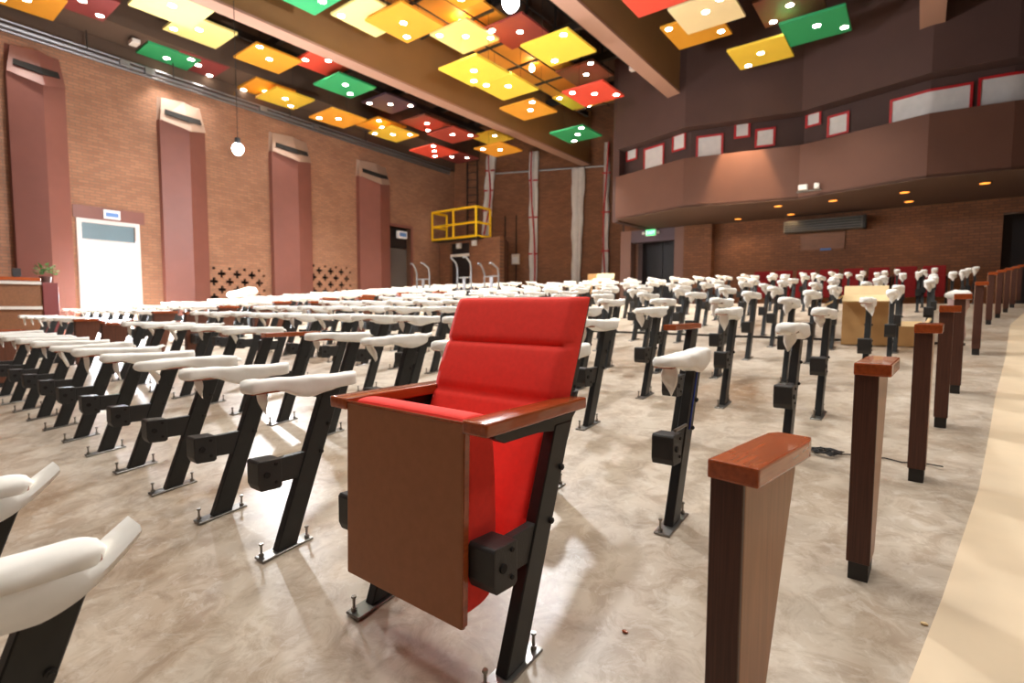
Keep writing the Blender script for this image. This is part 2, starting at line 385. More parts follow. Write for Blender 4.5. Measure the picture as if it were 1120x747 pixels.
# portal and door under the balcony
mb = MB(); mb.box(-7.86, PORT[0], 15.98, 16.3, .9, 3.42); mb.box(PORT[1], -5.76, 15.98, 16.3, .9, 3.42)
fr = struct(mb.obj('door_3', M['jamb']))
mb = MB(); mb.box(PORT[0], PORT[1], 16.0, 16.3, 3.04, 3.42); mb.obj('lintel_panel', M['portal'], fr)
mb = MB(); mb.box(PORT[0], -6.79, 16.9, 16.95, .9, 3.1, .004); mb.obj('door_leaf', M['door_dark'], fr)
mb = MB(); mb.box(-6.77, PORT[1], 16.9, 16.95, .9, 3.1, .004); mb.obj('door_leaf', M['door_dark'], fr)
mb = MB(); mb.box(1.3, 3.2, 16.62, 16.68, .9, 3.3); struct(mb.obj('dark_opening', M['door_dark']))  # dark slab standing for the shade inside the open doorway
t = thing('exit_sign', 'lit green exit sign over the dark doorway under the balcony', 'sign', (-6.8, 15.98, 3.2))
mb = MB(); mb.box(-.17, .17, -.07, 0, 0, .21, .01); mb.obj('housing', M['sign_white'], t)
mb = MB(); mb.box(-.15, .15, -.078, -.069, .02, .19); mb.obj('sign_face', M['sign_green'], t)
fc = bpy.data.curves.new('letters', 'FONT'); fc.body = 'EXIT'; fc.size = .15; fc.align_x = 'CENTER'; fc.extrude = .003; fc.materials.append(M['sign_letter'])
tmp = bpy.data.objects.new('tmp', fc); COL.objects.link(tmp)
bpy.context.view_layer.update()
lm = bpy.data.meshes.new_from_object(tmp.evaluated_get(bpy.context.evaluated_depsgraph_get())); bpy.data.objects.remove(tmp); bpy.data.curves.remove(fc)
if not lm.materials: lm.materials.append(M['sign_letter'])
lo = link('lettering', lm, t, (0, -.082, .052)); lo.rotation_euler = (pi/2, 0, 0)
for s in (-1, 1):
    mb = MB(); mb.tube([(s*.17, -.03, .1), (s*.22, -.04, .1)], .012, 8); mb.ball((s*.25, -.06, .1), .05, 10, 8, (1, .7, 1)); mb.obj('emergency_lamp', M['sign_white'], t, .6)

# balcony: fascia, recess band, upper wall, soffit
FP = [(-7.0, 13.86), (-4.79, 13.16), (-2.3, 13.7), (0, 12.97), (1.2, 13.1), (4.5, 14.25)]
def poly_wall(name, poly, z0, z1, thick, m, off=0):
    mb = MB(); P = [(x, y+off) for x, y in poly]
    mb.prism(P + [(x, y+thick) for x, y in P[::-1]], 'Z', z0, z1)
    return struct(mb.obj(name, m))
poly_wall('wall_fascia', FP, 3.45, 4.66, .14, M['fascia'])
poly_wall('wall_band', FP, 4.3, 5.6, .14, M['band'], .42)
poly_wall('wall_upper', FP, 5.42, 9.2, .75, M['brown_wall'], .02)
mb = MB(); mb.prism(FP + [(4.5, 16.4), (-6.9, 16.4)], 'Z', 3.44, 3.5); struct(mb.obj('ceiling_soffit', M['soffit']))
mb = MB(); mb.prism([(x, y+.1) for x, y in FP] + [(x, y+.5) for x, y in FP[::-1]], 'Z', 4.3, 4.34); struct(mb.obj('trim_2', M['band']))
# main ceiling, side soffit, beams
mb = MB(); mb.box(-17.2, 4.7, -3.3, 19.6, 9.0, 9.2); struct(mb.obj('ceiling', M['ceiling']))
mb = MB(); mb.prism([(-14.15, -3), (-13.1, -3), (-14.4, 16.4), (-15.55, 16.4)], 'Z', 6.85, 7.0); struct(mb.obj('ceiling_side', M['ceiling']))
mb = MB(); mb.prism([(-13.2, -3), (-13.1, -3), (-14.4, 16.4), (-14.5, 16.4)], 'Z', 7.0, 9.05); struct(mb.obj('ceiling_drop', M['ceiling']))
def beam(name, x0, x1, yend, zb=6.3, haunch=.9):
    mb = MB(); prof = [(-3, zb+.03), (yend, zb+.03), (yend, 9.05), (-3, 9.05)]
    if haunch: prof = [(-3, zb+.03), (yend-.02, zb+.03), (yend+.06, zb+.5), (yend+.22, zb+1.0), (yend+.5, zb+1.5), (yend+.6, 9.05), (-3, 9.05)]
    mb.prism(prof, 'X', x0, x1)
    o = struct(mb.obj(name, M['beam'])); m2 = MB(); m2.box(x0-.02, x1+.02, -3, yend, zb, zb+.05); m2.obj('lower_flange', M['beam_face'], o)
beam('ceiling_beam_1', -10.36, -10.05, 17.75, haunch=0)
beam('ceiling_beam_2', -5.30, -4.98, 13.4)
beam('ceiling_beam_3', -.2, .14, 13.12)
# dark steel purlins crossing between beams
k = 0
for (xa, xb) in ((-14.3, -10.42), (-10.05, -5.36), (-4.98, -.2)):
    for y in (3.2, 5.2, 7.2, 9.2, 11.2, 13.0, 14.8):
        if y > 12.5 and xa > -5: continue
        k += 1; mb = MB(); mb.box(xa, xb, y-.06, y+.06, 7.55, 7.75); struct(mb.obj('ceiling_purlin_%d' % k, M['steel_dark']))
for j, (x, y0, y1) in enumerate(((-13.2, 1, 15.5), (-11.6, 1, 16), (-9.2, 2, 16), (-6.4, 3, 13.4), (-3.6, 5, 12.8))):
    mb = MB(); mb.box(x-.05, x+.05, y0, y1, 7.4, 7.55); struct(mb.obj('ceiling_rail_%d' % (j+1), M['steel_dark']))
# catwalk above the middle bay
ct = thing('catwalk', 'amber lit catwalk with dark rails above the coloured ceiling panels', 'catwalk', (-8.1, 12, 7.25))
mb = MB(); mb.box(-.75, .75, -5.2, 2.9, -.05, 0); mb.obj('walkway', M['amber'], ct)
mb = MB(); mb.box(-.8, -.75, -5.2, 2.9, -.05, 1.2); mb.obj('back_panel', M['amber'], ct)
for y in (-4.4, -3.2, -2.0, -.8, .4, 1.6, 2.8):
    mb = MB(); mb.box(-.76, .76, y-.025, y+.025, -.1, -.05); mb.obj('cross_bearer', M['steel_dark'], ct)
    mb = MB(); mb.box(.72, .76, y-.02, y+.02, 0, 1.05); mb.obj('rail_post', M['steel_dark'], ct)
for x in (-.3, .3):
    mb = MB(); mb.tube([(x, -5.2, -.13), (x, 2.9, -.13)], .018, 8); mb.obj('pipe', M['steel_dark'], ct)
for z in (.55, 1.03):
    mb = MB(); mb.tube([(.74, -5.2, z), (.74, 2.9, z)], .02, 8); mb.obj('rail', M['steel_dark'], ct)
for y in (-3.4, -.75, 2.2):
    mb = MB(); mb.ball((0, y, -.2), .07, 12, 10, (1, 1, 1.3)); mb.obj('lamp', M['lamp_small'], ct, 1)

# ------------------------------------------------------------------ coloured ceiling panels
PAN = [('orange',-13.60,2.46,6.70,[(0.03, 0.05), (-0.32, -0.25)]),
('maroon',-13.05,3.15,6.80,[(0.06, 0.07), (-0.31, 0.44)]),
('cream_yellow',-11.49,4.22,6.60,[(0.11, -0.03)]),
('cream_yellow',-12.74,5.23,6.95,[(0.08, -0.06), (-0.32, -0.41)]),
('green',-14.40,5.13,6.80,[(-0.37, -0.39), (0.05, -0.01), (0.45, 0.37)]),
('maroon',-14.3,5.75,6.83,[(0.08, 0.01), (-0.31, 0.43)]),
('orange',-12.40,6.57,6.75,[(0.45, -0.43), (0.05, -0.0)]),
('red',-11.85,7.69,6.90,[(-0.16, -0.4), (0.24, -0.03)]),
('green',-11.84,8.28,6.55,[(0.1, -0.06), (-0.28, 0.35)]),
('orange',-14.3,7.50,6.80,[(-0.45, -0.4), (-0.07, 0.01), (0.36, 0.41)]),
('yellow',-13.98,7.86,6.60,[(0.05, -0.03), (-0.33, 0.34)]),
('orange',-12.90,8.78,6.10,[(-0.33, -0.37), (0.03, -0.01)]),
('purple',-12.30,10.07,6.75,[(-0.39, -0.39), (0.03, 0.02), (0.41, 0.44)]),
('orange',-13.63,10.84,6.60,[(0.35, -0.37), (-0.04, 0.06)]),
('yellow',-13.21,10.99,6.30,[(-0.38, -0.44), (-0.0, -0.04), (0.42, 0.28)]),
('brown',-12.24,11.42,6.55,[(0.07, 0.0), (-0.37, 0.45)]),
('dark_red',-11.25,11.61,6.05,[(0.07, -0.1), (0.44, 0.28)]),
('red',-12.53,12.04,5.90,[(0.45, -0.45), (0.09, -0.06), (-0.31, 0.36)]),
('maroon',-14.13,14.88,6.60,[(-0.09, -0.29), (0.3, 0.15)]),
('yellow',-11.80,14.04,6.70,[(0.25, -0.12)]),
('orange',-10.76,13.15,5.90,[(-0.32, -0.39), (0.08, -0.01)]),
('green',-8.67,5.26,6.40,[(-0.02, 0.37)]),
('cream_yellow',-8.90,6.85,6.70,[(-0.41, -0.4)]),
('orange',-8.40,7.29,6.60,[(0.01, -0.04), (-0.35, 0.36)]),
('cream_yellow',-8.29,8.94,6.95,[(-0.38, -0.41), (0.05, -0.03), (0.45, 0.36)]),
('maroon',-7.30,9.55,7.00,[(-0.37, -0.4), (0.08, 0.02)]),
('yellow',-5.93,9.15,6.10,[(0.38, -0.42), (-0.33, 0.36)]),
('yellow',-7.88,8.80,6.05,[(0.04, -0.06), (-0.31, 0.33)]),
('yellow',-8.06,10.18,6.20,[(-0.29, -0.43), (0.09, -0.07)]),
('brown',-7.15,12.27,7.00,[(0.43, -0.44), (0.03, 0.04)]),
('orange',-8.42,11.56,6.15,[(0.41, -0.41), (0.06, -0.01)]),
('yellow',-7.86,13.22,6.80,[(-0.37, -0.45)]),
('red',-6.42,11.45,6.05,[(-0.34, -0.4), (0.05, -0.03), (0.44, 0.33)]),
('green',-8.04,13.36,5.90,[(0.43, -0.43), (0.07, -0.02), (-0.32, 0.43)]),
('red',-3.87,9.03,6.40,[]),
('ivory',-3.38,10.30,6.45,[(0.0, -0.07), (0.33, -0.34)]),
('ochre',-3.82,11.02,6.55,[(-0.41, -0.43), (-0.01, -0.06), (0.4, 0.3)]),
('yellow',-2.92,12.45,6.38,[(0.01, -0.04), (-0.35, 0.41)]),
('brown',-2.20,11.50,6.70,[(0.01, -0.07), (-0.37, 0.38)]),
('green',-1.83,12.0,6.40,[(0.03, -0.08), (0.45, 0.31)]),
('orange',-7.10,7.63,7.00,[(-0.3, 0.24)]),]
mb = MB(); mb.box(-.55, .55, -.55, .55, 0, .05, .006); 
PANEL_MESH = {}
for n in {p[0] for p in PAN}:
    m2 = MB(); m2.box(-.55, .55, -.55, .55, 0, .05, .006); PANEL_MESH[n] = m2.mesh('panel_board', M['p_'+n])
mb.bm.free()
m2 = MB(); m2.cyl((0, 0, -.004), .066, .02, 24); LENS = m2.mesh('lamp', M['lamp'])
m2 = MB(); m2.cyl((0, 0, 0), .004, 1, 6); ROD = m2.mesh('hanger_rod', M['steel_dark'])
bays = {0: [], 1: [], 2: []}
for p in PAN: bays[0 if p[1] < -10.3 else 1 if p[1] < -5 else 2].append(p)
bname = ['over the brick side wall bay', 'in the middle bay', 'in the bay beside the projecting balcony']
cnt = {0: 'no', 1: 'one lamp', 2: 'two lamps', 3: 'three lamps'}
for bi, lst in bays.items():
    lst.sort(key=lambda p: -p[2])
    for i, p in enumerate(lst):
        cname = p[0].replace('_', ' ')
        lab = '%s ceiling panel with %s, %s from the back %s' % (cname, cnt[len(p[4])] if p[4] else 'no lamps', ORD[i+1], bname[bi])
        t = thing('ceiling_panel', lab, 'ceiling panel', (p[1], p[2], p[3]), 0, 'coloured square ceiling panels with lamps')
        link('panel_board', PANEL_MESH[p[0]], t)
        for q in p[4]: link('lamp', LENS, t, (q[0], q[1], 0))
        for sx in (-.4, .4):
            r = link('hanger_rod', ROD, t, (sx, 0, .045)); r.scale = (1, 1, 9.0-p[3]-.05)

# ------------------------------------------------------------------ pilasters on the side wall
for i, (y0, y1, zt) in enumerate(((2.28, 3.2, 6.1), (4.97, 6.02, 5.95), (7.82, 9.1, 5.9), (10.93, 12.3, 5.85))):
    s0, s1 = sw(y0), sw(y1); wd = s1-s0; mid = wd*.55
    mb = MB(); mb.prism([(0, 0), (0, -.16), (mid, -.34), (wd, -.14), (wd, 0)], 'Z', -.4, zt-.55)
    o = struct(mb.obj('trim_pilaster_%d' % (i+1), M['pilaster'])); on_wall(o, s0)
    # sloping hood with a slot
    mb = MB(); b = mb.bm
    B = [(0, 0, zt-.62), (0, -.20, zt-.56), (mid, -.44, zt-.74), (wd, -.18, zt-.60), (wd, 0, zt-.62)]
    T = [(.03, 0, zt+.02), (.10, -.06, zt), (mid, -.12, zt+.03), (wd-.12, -.05, zt-.02), (wd-.04, 0, zt+.02)]
    VB = [b.verts.new(q) for q in B]; VT = [b.verts.new(q) for q in T]
    for q in range(5): b.faces.new((VB[q], VB[(q+1) % 5], VT[(q+1) % 5], VT[q]))
    b.faces.new(VB[::-1]); b.faces.new(VT)
    mb.obj('hood', [M['pilaster']] if i == 0 else [M['hood']], o)
    mb = MB(); b = mb.bm
    def hp(u, f):   # a point on the hood's front at fraction u along, f up
        a = Vector(B[1]).lerp(Vector(B[2]), u/.55) if u < .55 else Vector(B[2]).lerp(Vector(B[3]), (u-.55)/.45)
        c = Vector(T[1]).lerp(Vector(T[2]), u/.55) if u < .55 else Vector(T[2]).lerp(Vector(T[3]), (u-.55)/.45)
        return a.lerp(c, f)
    us = [.08, .3, .45, .55, .65, .8, .94]
    zl = zt-.42; 
    lo, hi, lo2, hi2 = [], [], [], []
    for u in us:
        a, c = hp(u, .30), hp(u, .50)
        lo.append(a); hi.append(c)
    for k in range(len(us)):
        lo2.append(lo[k]+Vector((0, -.03, .006))); hi2.append(hi[k]+Vector((0, -.03, .006))); lo[k] = lo[k]+Vector((0, .05, 0)); hi[k] = hi[k]+Vector((0, .05, 0))
    mb.loft([[lo[k], lo2[k], hi2[k], hi[k]] for k in range(len(us))]); mb.obj('vent_slot', M['hole'], o)

# conduit run along the side wall
for j, (dz, out, r) in enumerate(((0, .10, .045), (-.085, .08, .03), (.08, .16, .025))):
    a, c = wp(1.5, out), wp(wlen-.4, out)
    mb = MB(); n = 12
    mb.tube([(a[0]+(c[0]-a[0])*k/n, a[1]+(c[1]-a[1])*k/n, 6.42+dz) for k in range(n+1)], r, 8)
    o = tag(mb.obj('conduit', M['grey_pipe'], smooth=.6), ['run of grey conduits along the top of the brick side wall', 'thin grey conduit just beneath the thick one on brick wall', 'thin grey conduit just above the thick one on brick wall'][j], 'pipe')
    if j == 0: COND = o
    else:
        for k_ in ('label', 'category'): del o[k_]
        o.name = 'thin_conduit'; o.parent = COND
for j, y in enumerate((3.6, 5.3, 8.4, 11.2)):
    q = wp(sw(y), .2)
    t = tag(MB().tube([(q[0], q[1], 6.45), (q[0], q[1], 6.86)], .012, 6).obj('hanger_rod', M['steel_dark']), 'thin hanger rod holding the grey conduit, %s from the bright doorway end' % ORD[j+1], 'rod')
# junction lumps
for j, y in enumerate((4.3, 4.8, 7.6, 9.3)):
    q = wp(sw(y), .15); mb = MB(); mb.box(q[0]-.06, q[0]+.06, q[1]-.1, q[1]+.1, 6.36, 6.5, .01)
    mb.obj('junction_box', M['grey_pipe'], COND)

# ------------------------------------------------------------------ hanging bare work lamps
LIGHTS = []
def work_lamp(x, y, z, ztop, lab, r=.09):
    t = thing('work_lamp', lab, 'lamp', (x, y, z))
    MB().ball((0, 0, 0), r, 16, 12, (1, 1, 1.15)).obj('bulb', M['bulb'], t, 1)
    MB().cyl((0, 0, r*.9), .045, .11, 12).obj('socket', M['black_plastic'], t)
    MB().tube([(0, 0, r+.1), (.01, 0, (ztop-z)/2), (0, 0, ztop-z)], .006, 6).obj('cord', M['black_plastic'], t)
    LIGHTS.append((x, y, z-r-.25))
work_lamp(-9.62, 4.5, 3.71, 9.0, 'glowing bare work lamp hanging on a long cord before the brick wall')
work_lamp(-4.3, 5.5, 4.85, 9.0, 'bright bare work lamp hanging among the ceiling panels at the top edge', .11)
for x, y, lab in ((-13.95, 4.35, 'small white floodlight box on the ceiling near the green panel'), (-5.7, 12.2, 'small white floodlight box on the ceiling beside the middle beam')):
    t = thing('ceiling_floodlight', lab, 'lamp', (x, y, 6.7)); mb = MB(); mb.box(-.13, .13, -.08, .08, 0, .09, .015); mb.obj('housing', M['white_box'], t)
    mb = MB(); mb.box(-.012, .012, -.012, .012, .09, 2.29 if x > -10 else .16); mb.obj('bracket', M['steel_dark'], t)

# ------------------------------------------------------------------ things on the far walls
def drape(s, z0, z1, wd, lab, tilt=0, taper=1.0, tape=True, seed=1):
    r = random.Random(seed); q = bw(s, .12); t = thing('plastic_drape', lab, 'plastic sheet', (q[0], q[1], z0), c20)
    rings = []; n = 26; nz = 26
    for j in range(nz+1):
        f = j/nz; z = (z1-z0)*f; wj = wd*(1 + (taper-1)*f)*(1+.05*sin(j*.8+seed)+.03*sin(j*2.1)); ox = tilt*f + .012*sin(j*.9+seed*2)
        rings.append([(ox + wj/2*cos(2*pi*k/n), (.06+.035*sin(5*2*pi*k/n + j*.12 + seed))*sin(2*pi*k/n)-.02 + .014*sin(k*2.3+j*.25), z) for k in range(n)])
    MB().loft(rings).obj('sheet', M['plastic_sheet'], t, 1)
    if tape:
        mb = MB(); mb.tube([(tilt*f - wd*.3*cos(f*5+seed), -.1, (z1-z0)*f) for f in [k/14 for k in range(15)]], .034, 6); mb.obj('tape_strip', M['tape'], t)
        for f in (.3, .55, .8):
            mb = MB(); z = (z1-z0)*f; x = tilt*f; mb.box(x-wd*.6, x+wd*.6, -.1, -.085, z, z+.06); mb.obj('tape_band', M['tape'], t)
    return t
drape(1.45, 3.85, 7.0, .34, 'white plastic drape with red tape hanging behind the yellow guardrail', .25, 1.2, True, 1)
drape(3.46, 1.3, 7.0, .3, 'tall white plastic drape bound with red tape, between two other drapes', 0, 1.25, True, 2)
drape(5.17, 1.3, 6.25, .30, 'white plastic drape without tape on the brick wall, gathered at top', .06, 1.75, False, 3)
drape(6.30, 1.3, 7.1, .26, 'white plastic drape with red tape at the end of the balcony', 0, .7, True, 4)
a, c = bw(1.6, .08), bw(6.4, .08)
tag(MB().tube([(a[0], a[1], 6.3), (c[0], c[1], 6.26)], .03, 8).obj('wall_pipe', M['chrome']), 'thin horizontal silver pipe high on the back brick wall', 'pipe')
for s, r, lab in ((2.25, .02, 'thin dark vertical conduit on brick, the one farther from the meter box'), (2.72, .025, 'dark vertical conduit on the brick wall running to a white box')):
    q = bw(s, .05); tag(MB().tube([(q[0], q[1], 1.2), (q[0], q[1], 4.6)], r, 6).obj('wall_conduit', M['steel_dark']), lab, 'pipe')
q = bw(2.72, .06); t = thing('wall_box', 'white electrical box on the brick wall beside thin conduits', 'box', (q[0], q[1], 2.65), c20)
mb = MB(); mb.box(-.16, .16, -.1, 0, 0, .4, .01); mb.obj('cover', M['white_box'], t); mb = MB(); mb.box(-.12, .12, -.108, -.099, .05, .3); mb.obj('door_panel', M['sign_white'], t)
# wall ladder
q = bw(.85, .12); t = thing('wall_ladder', 'dark steel ladder fixed to the brick wall behind the yellow guardrail', 'ladder', (q[0], q[1], 3.8), c20)
for x in (-.22, .22): MB().tube([(x, 0, 0), (x, 0, 5.0)], .03, 8).obj('side_rail', M['steel_dark'], t)
for k in range(16): MB().tube([(-.22, 0, .2+.3*k), (.22, 0, .2+.3*k)], .015, 6).obj('rung', M['steel_dark'], t)
# brick vestibule with the yellow railed landing on top
wall('wall_vestibule', (-15.3, 15.0), (-12.2, 15.0), .6, 3.42, .25, M['brick_back'], [(.55, 1.6, .6, 3.42)])
wall('wall_vestibule_side', (-12.2, 15.25), (-13.25, 16.85), .6, 3.42, .25, M['brick_back'])
mb = MB(); mb.prism([(-15.45, 15.0), (-12.2, 15.0), (-12.2, 15.25), (-13.25, 16.85), (-15.45, 16.0)], 'Z', 3.42, 3.52); struct(mb.obj('ceiling_vestibule', M['brick_back']))
mb = MB(); mb.box(-14.76, -13.7, 15.15, 15.2, .6, 3.42); fr = struct(mb.obj('door_5', M['door_dark']))
mb = MB(); mb.box(-14.76, -13.7, 15.05, 15.15, 2.9, 3.0); mb.obj('head_trim', M['white_box'], fr)
for x, lab in ((-14.2, 'white emergency light box above the dark door below the railing'), (-13.4, 'white square box on brick below the corner of yellow railing')):
    t = thing('wall_box', lab, 'box', (x, 14.99, 3.2 if x < -14 else 3.25)); mb = MB(); mb.box(-.11, .11, -.08, 0, 0, .2, .01); mb.obj('cover', M['white_box'], t)
    mb = MB(); mb.cyl((0, -.1, .1), .04, .03, 12, 'Y'); mb.obj('lens', M['sign_white'], t)
t = thing('guardrail', 'yellow steel guardrail around a landing on the brick wall', 'railing', (-15.3, 14.6, 3.54))
W_, D_ = 2.3, .8
for (x, y) in ((0, 0), (W_*.5, 0), (W_, 0), (W_, D_), (0, D_)): MB().tube([(x, y, 0), (x, y, 1.1)], .045, 8).obj('rail_post', M['yellow_paint'], t)
for z in (.02, .52, 1.08): MB().tube([(0, D_, z), (0, 0, z), (W_, 0, z), (W_, D_, z)], .045, 8).obj('rail', M['yellow_paint'], t)
mb = MB(); mb.box(-.02, W_+.02, 0, .45, -.06, 0); mb.obj('landing', M['steel_dark'], t)
# openings masked with white sheets in the balcony recess
def recess_point(x):
    for (xa, ya), (xb, yb) in zip(FP, FP[1:]):
        if x <= xb: return ya + .42 + (yb-ya)*(x-xa)/(xb-xa), math.atan2(yb-ya, xb-xa)
SH = [(-6.82, -6.5, 5.16, 5.5, 'smallest white sheet with red tape, at the drape end of the balcony'),
      (-6.2, -5.6, 4.55, 5.3, 'tall crooked white sheet with red tape sides, second from the drape end'),
      (-5.28, -4.95, 5.05, 5.42, 'little white square sheet in red tape, third from the drape end'),
      (-4.6, -4.05, 4.5, 5.23, 'large white sheet in red tape above the lit spot on the fascia'),
      (-3.74, -3.46, 5.13, 5.46, 'little white square sheet in red tape, just past the lit spot'),
      (-3.28, -2.92, 4.85, 5.22, 'white square sheet in red tape, fourth from the long sheets'),
      (-2.24, -1.98, 5.16, 5.42, 'upper small white sheet in red tape of the pair near long sheets'),
      (-1.78, -1.42, 4.82, 5.22, 'lower small white sheet in red tape nearest the long sheets'),
      (-.62, .60, 4.5, 5.2, 'long white plastic sheet with red tape, beside the small squares'),
      (.74, 2.1, 4.55, 5.25, 'long white plastic sheet with red tape, running out at the frame edge')]
for x0, x1, z0, z1, lab in SH:
    xm = (x0+x1)/2; y, a = recess_point(xm); hw = (x1-x0)/2; hh = z1-z0
    t = thing('masked_opening', lab, 'plastic sheet', (xm, y-.012, z0), 0, 'white sheets taped over balcony openings')
    def yl(x): return recess_point(xm+x)[0]-y
    mb = MB(); b = mb.bm; nx, nz = 14, 8; G = [[b.verts.new((-hw+2*hw*i/nx, yl(-hw+2*hw*i/nx)-.012-.012*noise.noise(Vector((i*.7+xm*3, j*.6, 0))), hh*j/nz)) for j in range(nz+1)] for i in range(nx+1)]
    for i in range(nx):
        for j in range(nz): b.faces.new((G[i][j], G[i+1][j], G[i+1][j+1], G[i][j+1]))
    mb.obj('sheet', M['plastic_sheet'], t, 2)
    tw = .036
    for (u0, u1, v0, v1) in ((-hw-tw, -hw+.01, -tw, hh+tw), (hw-.01, hw+tw, -tw, hh+tw), (-hw, hw, hh-.01, hh+tw), (-hw, hw, -tw, .01)):
        xs_ = [u0+(u1-u0)*i/10 for i in range(11)]
        MB().loft([[(x, yl(x)-.03, v0), (x, yl(x)-.03, v1), (x, yl(x)-.008, v1), (x, yl(x)-.008, v0)] for x in xs_]).obj('tape_strip', M['tape'], t)
DOWN = []
# recessed downlights under the balcony
for i, (x, y) in enumerate(((-4.12, 15.66), (-2.83, 14.27), (-2.8, 15.73), (-1.68, 14.3), (-.35, 14.19), (-.29, 15.46), (.93, 14.1))):
    t = thing('downlight', 'warm recessed downlight under balcony, %s from the green exit sign' % ORD[i+1], 'lamp', (x, y, 3.44), 0, 'warm downlights under the balcony')
    DOWN.append((x, y))
    MB().cyl((0, 0, -.012), .11, .012, 20).obj('trim_ring', M['soffit'], t); MB().cyl((0, 0, -.016), .085, .01, 20).obj('lens', M['lamp_warm'], t)
# emergency twin heads on the fascia
t = thing('emergency_light', 'twin head emergency light on the lower edge of the balcony fascia', 'lamp', (-2.1, 13.5, 3.58))
for x, wd in ((-.07, .09), (.2, .05)):
    mb = MB(); mb.box(x-wd, x+wd, -.12, -.02, 0, .12, .015); mb.obj('lamp_head', M['white_box'], t)
mb = MB(); mb.box(-.2, .28, -.03, .03, -.03, .0); mb.obj('bracket', M['grey_unit'], t)
# wall unit and wood panel under balcony
t = thing('air_unit', 'long grey louvred air unit high on the wall under balcony', 'air conditioner', (-2.1, 16.24, 2.98))
mb = MB(); mb.box(-.9, .9, -.34, 0, 0, .3, .015); mb.obj('casing', M['grey_unit'], t)
for k in range(4):
    mb = MB(); mb.box(-.86, .86, -.36, -.335, .03+.065*k, .06+.065*k); mb.obj('louvre', M['grey_dark'], t)
mb = MB(); mb.box(.9, .96, -.36, 0, -.01, .31); mb.obj('end_cap', M['grey_dark'], t)
t = thing('wall_panel', 'small brown wooden panel on brick beneath the grey air unit', 'panel', (-2.1, 16.25, 2.5))
mb = MB(); mb.box(-.52, .5, -.04, 0, 0, .44, .006); mb.obj('board', M['counter'], t); mb = MB(); mb.box(-.05, .2, -.06, -.02, -.02, .03); mb.obj('blue_label', M['sign_blue'], t)

# counter at the side wall, with plant and monitor
t = thing('reception_counter', 'brown wooden counter with pale strips standing before the side wall', 'counter', (-12.75, 2.5, fl(2.5)))
mb = MB(); mb.box(-.35, .3, -2.2, -.2, 0, 1.16, .01); mb.obj('body', M['counter'], t)
mb = MB(); mb.box(-.38, .34, -.2, .02, 0, 1.2, .01); mb.obj('end_panel', M['counter_red'], t)
mb = MB(); mb.box(-.42, .38, -2.2, -.22, 1.22, 1.28, .01); mb.obj('top', M['wood'], t)
for z in (.72, 1.16):
    mb = MB(); mb.box(.28, .36, -2.2, -.22, z, z+.05); mb.obj('pale_strip', M['white_box'], t)
t = thing('potted_plant', 'small green potted plant at the end of the wooden counter', 'plant', (-12.76, 2.41, fl(2.5)+1.202))
mb = MB(); mb.cyl((0, 0, 0), .07, .12, 14, 'Z', 0, .09); mb.obj('pot', M['pot'], t)
mb = MB(); r = random.Random(3)
for k in range(90):
    th, ph = r.uniform(0, 2*pi), r.uniform(0, 1.3); rr = r.uniform(.06, .19)
    c = Vector((rr*cos(th)*cos(ph*.6), rr*sin(th)*cos(ph*.6), .16+rr*sin(ph)*1.1)); d1 = Vector((cos(th+.7), sin(th+.7), r.uniform(-.4, .6))).normalized()*.05; d2 = d1.cross(Vector((0, .3, 1))).normalized()*.022
    b = mb.bm; b.faces.new([b.verts.new(c-d1), b.verts.new(c+d2), b.verts.new(c+d1), b.verts.new(c-d2)])
o = mb.obj('foliage', M['leaf'], t); o['kind'] = 'stuff'
t = thing('monitor', 'small dark monitor standing on the wooden counter', 'monitor', (-12.75, 2.02, fl(2.5)+1.28))
mb = MB(); mb.box(-.02, .02, -.06, .06, .03, .17, .005); mb.obj('screen', M['black_plastic'], t); mb = MB(); mb.box(-.05, .05, -.04, .04, 0, .03, .005); mb.obj('stand', M['black_plastic'], t)

# cardboard boxes, wrapped bundle, foam roll
def carton(x, y, w, d, h, rz, lab, flaps=True, mk='card'):
    t = thing('cardboard_box', lab, 'box', (x, y, fl(y)), rz)
    th = .012; mb = MB()
    b = mb
    b.box(-w/2, w/2, -d/2, -d/2+th, 0, h); b.box(-w/2, w/2, d/2-th, d/2, 0, h); b.box(-w/2, -w/2+th, -d/2+th, d/2-th, 0, h); b.box(w/2-th, w/2, -d/2+th, d/2-th, 0, h); b.box(-w/2+th, w/2-th, -d/2+th, d/2-th, 0, th)
    b.obj('body', M[mk], t)
    if flaps:
        for (nx, ny, a, ln) in ((0, -1, .5, w), (0, 1, -.95, w), (-1, 0, .55, d)) if w > .3 else ((0, 1, -.6, w), (1, 0, -1.1, d)):
            mb = MB(); f = min(.3, (d if ny else w)*.5)
            vs = mb.box(0, f, -ln/2, ln/2, -th/2, th/2)
            R = Matrix.Rotation(math.atan2(ny, nx), 4, 'Z') @ Matrix.Rotation(a, 4, 'Y'); base = Vector((nx*w/2, ny*d/2, h))
            for v in vs: v.co = R @ v.co + base
            mb.obj('flap', M['card_in'], t)
    return t
carton(-.47, 7.02, .42, .28, .54, .06, 'tall open cardboard box among the posts, with raised pale flaps', True)
carton(-.06, 7.02, .22, .2, .2, .1, 'small low cardboard box just beside the tall open box', True)
carton(-7.0, 13.22, .5, .4, .7, .3, 'pale cardboard box with open flaps by the last hanging drape')
carton(-7.75, 14.12, .35, .35, .9, 0, 'tall narrow cardboard box standing under the last hanging drape', False)
t = thing('wrapped_bundle', 'pink plastic wrapped post with white foam top beside the end posts', 'bundle', (.34, 7.6, fl(7.6)))
rings = []
for j in range(12):
    f = j/11; rings.append([((.07+.012*sin(3*a+j*.9)+.02*(f > .8))*cos(a), (.06+.012*cos(2*a+j))*sin(a), .46*f) for a in [2*pi*k/16 for k in range(16)]])
MB().loft(rings).obj('wrap', M['pink'], t, 1)
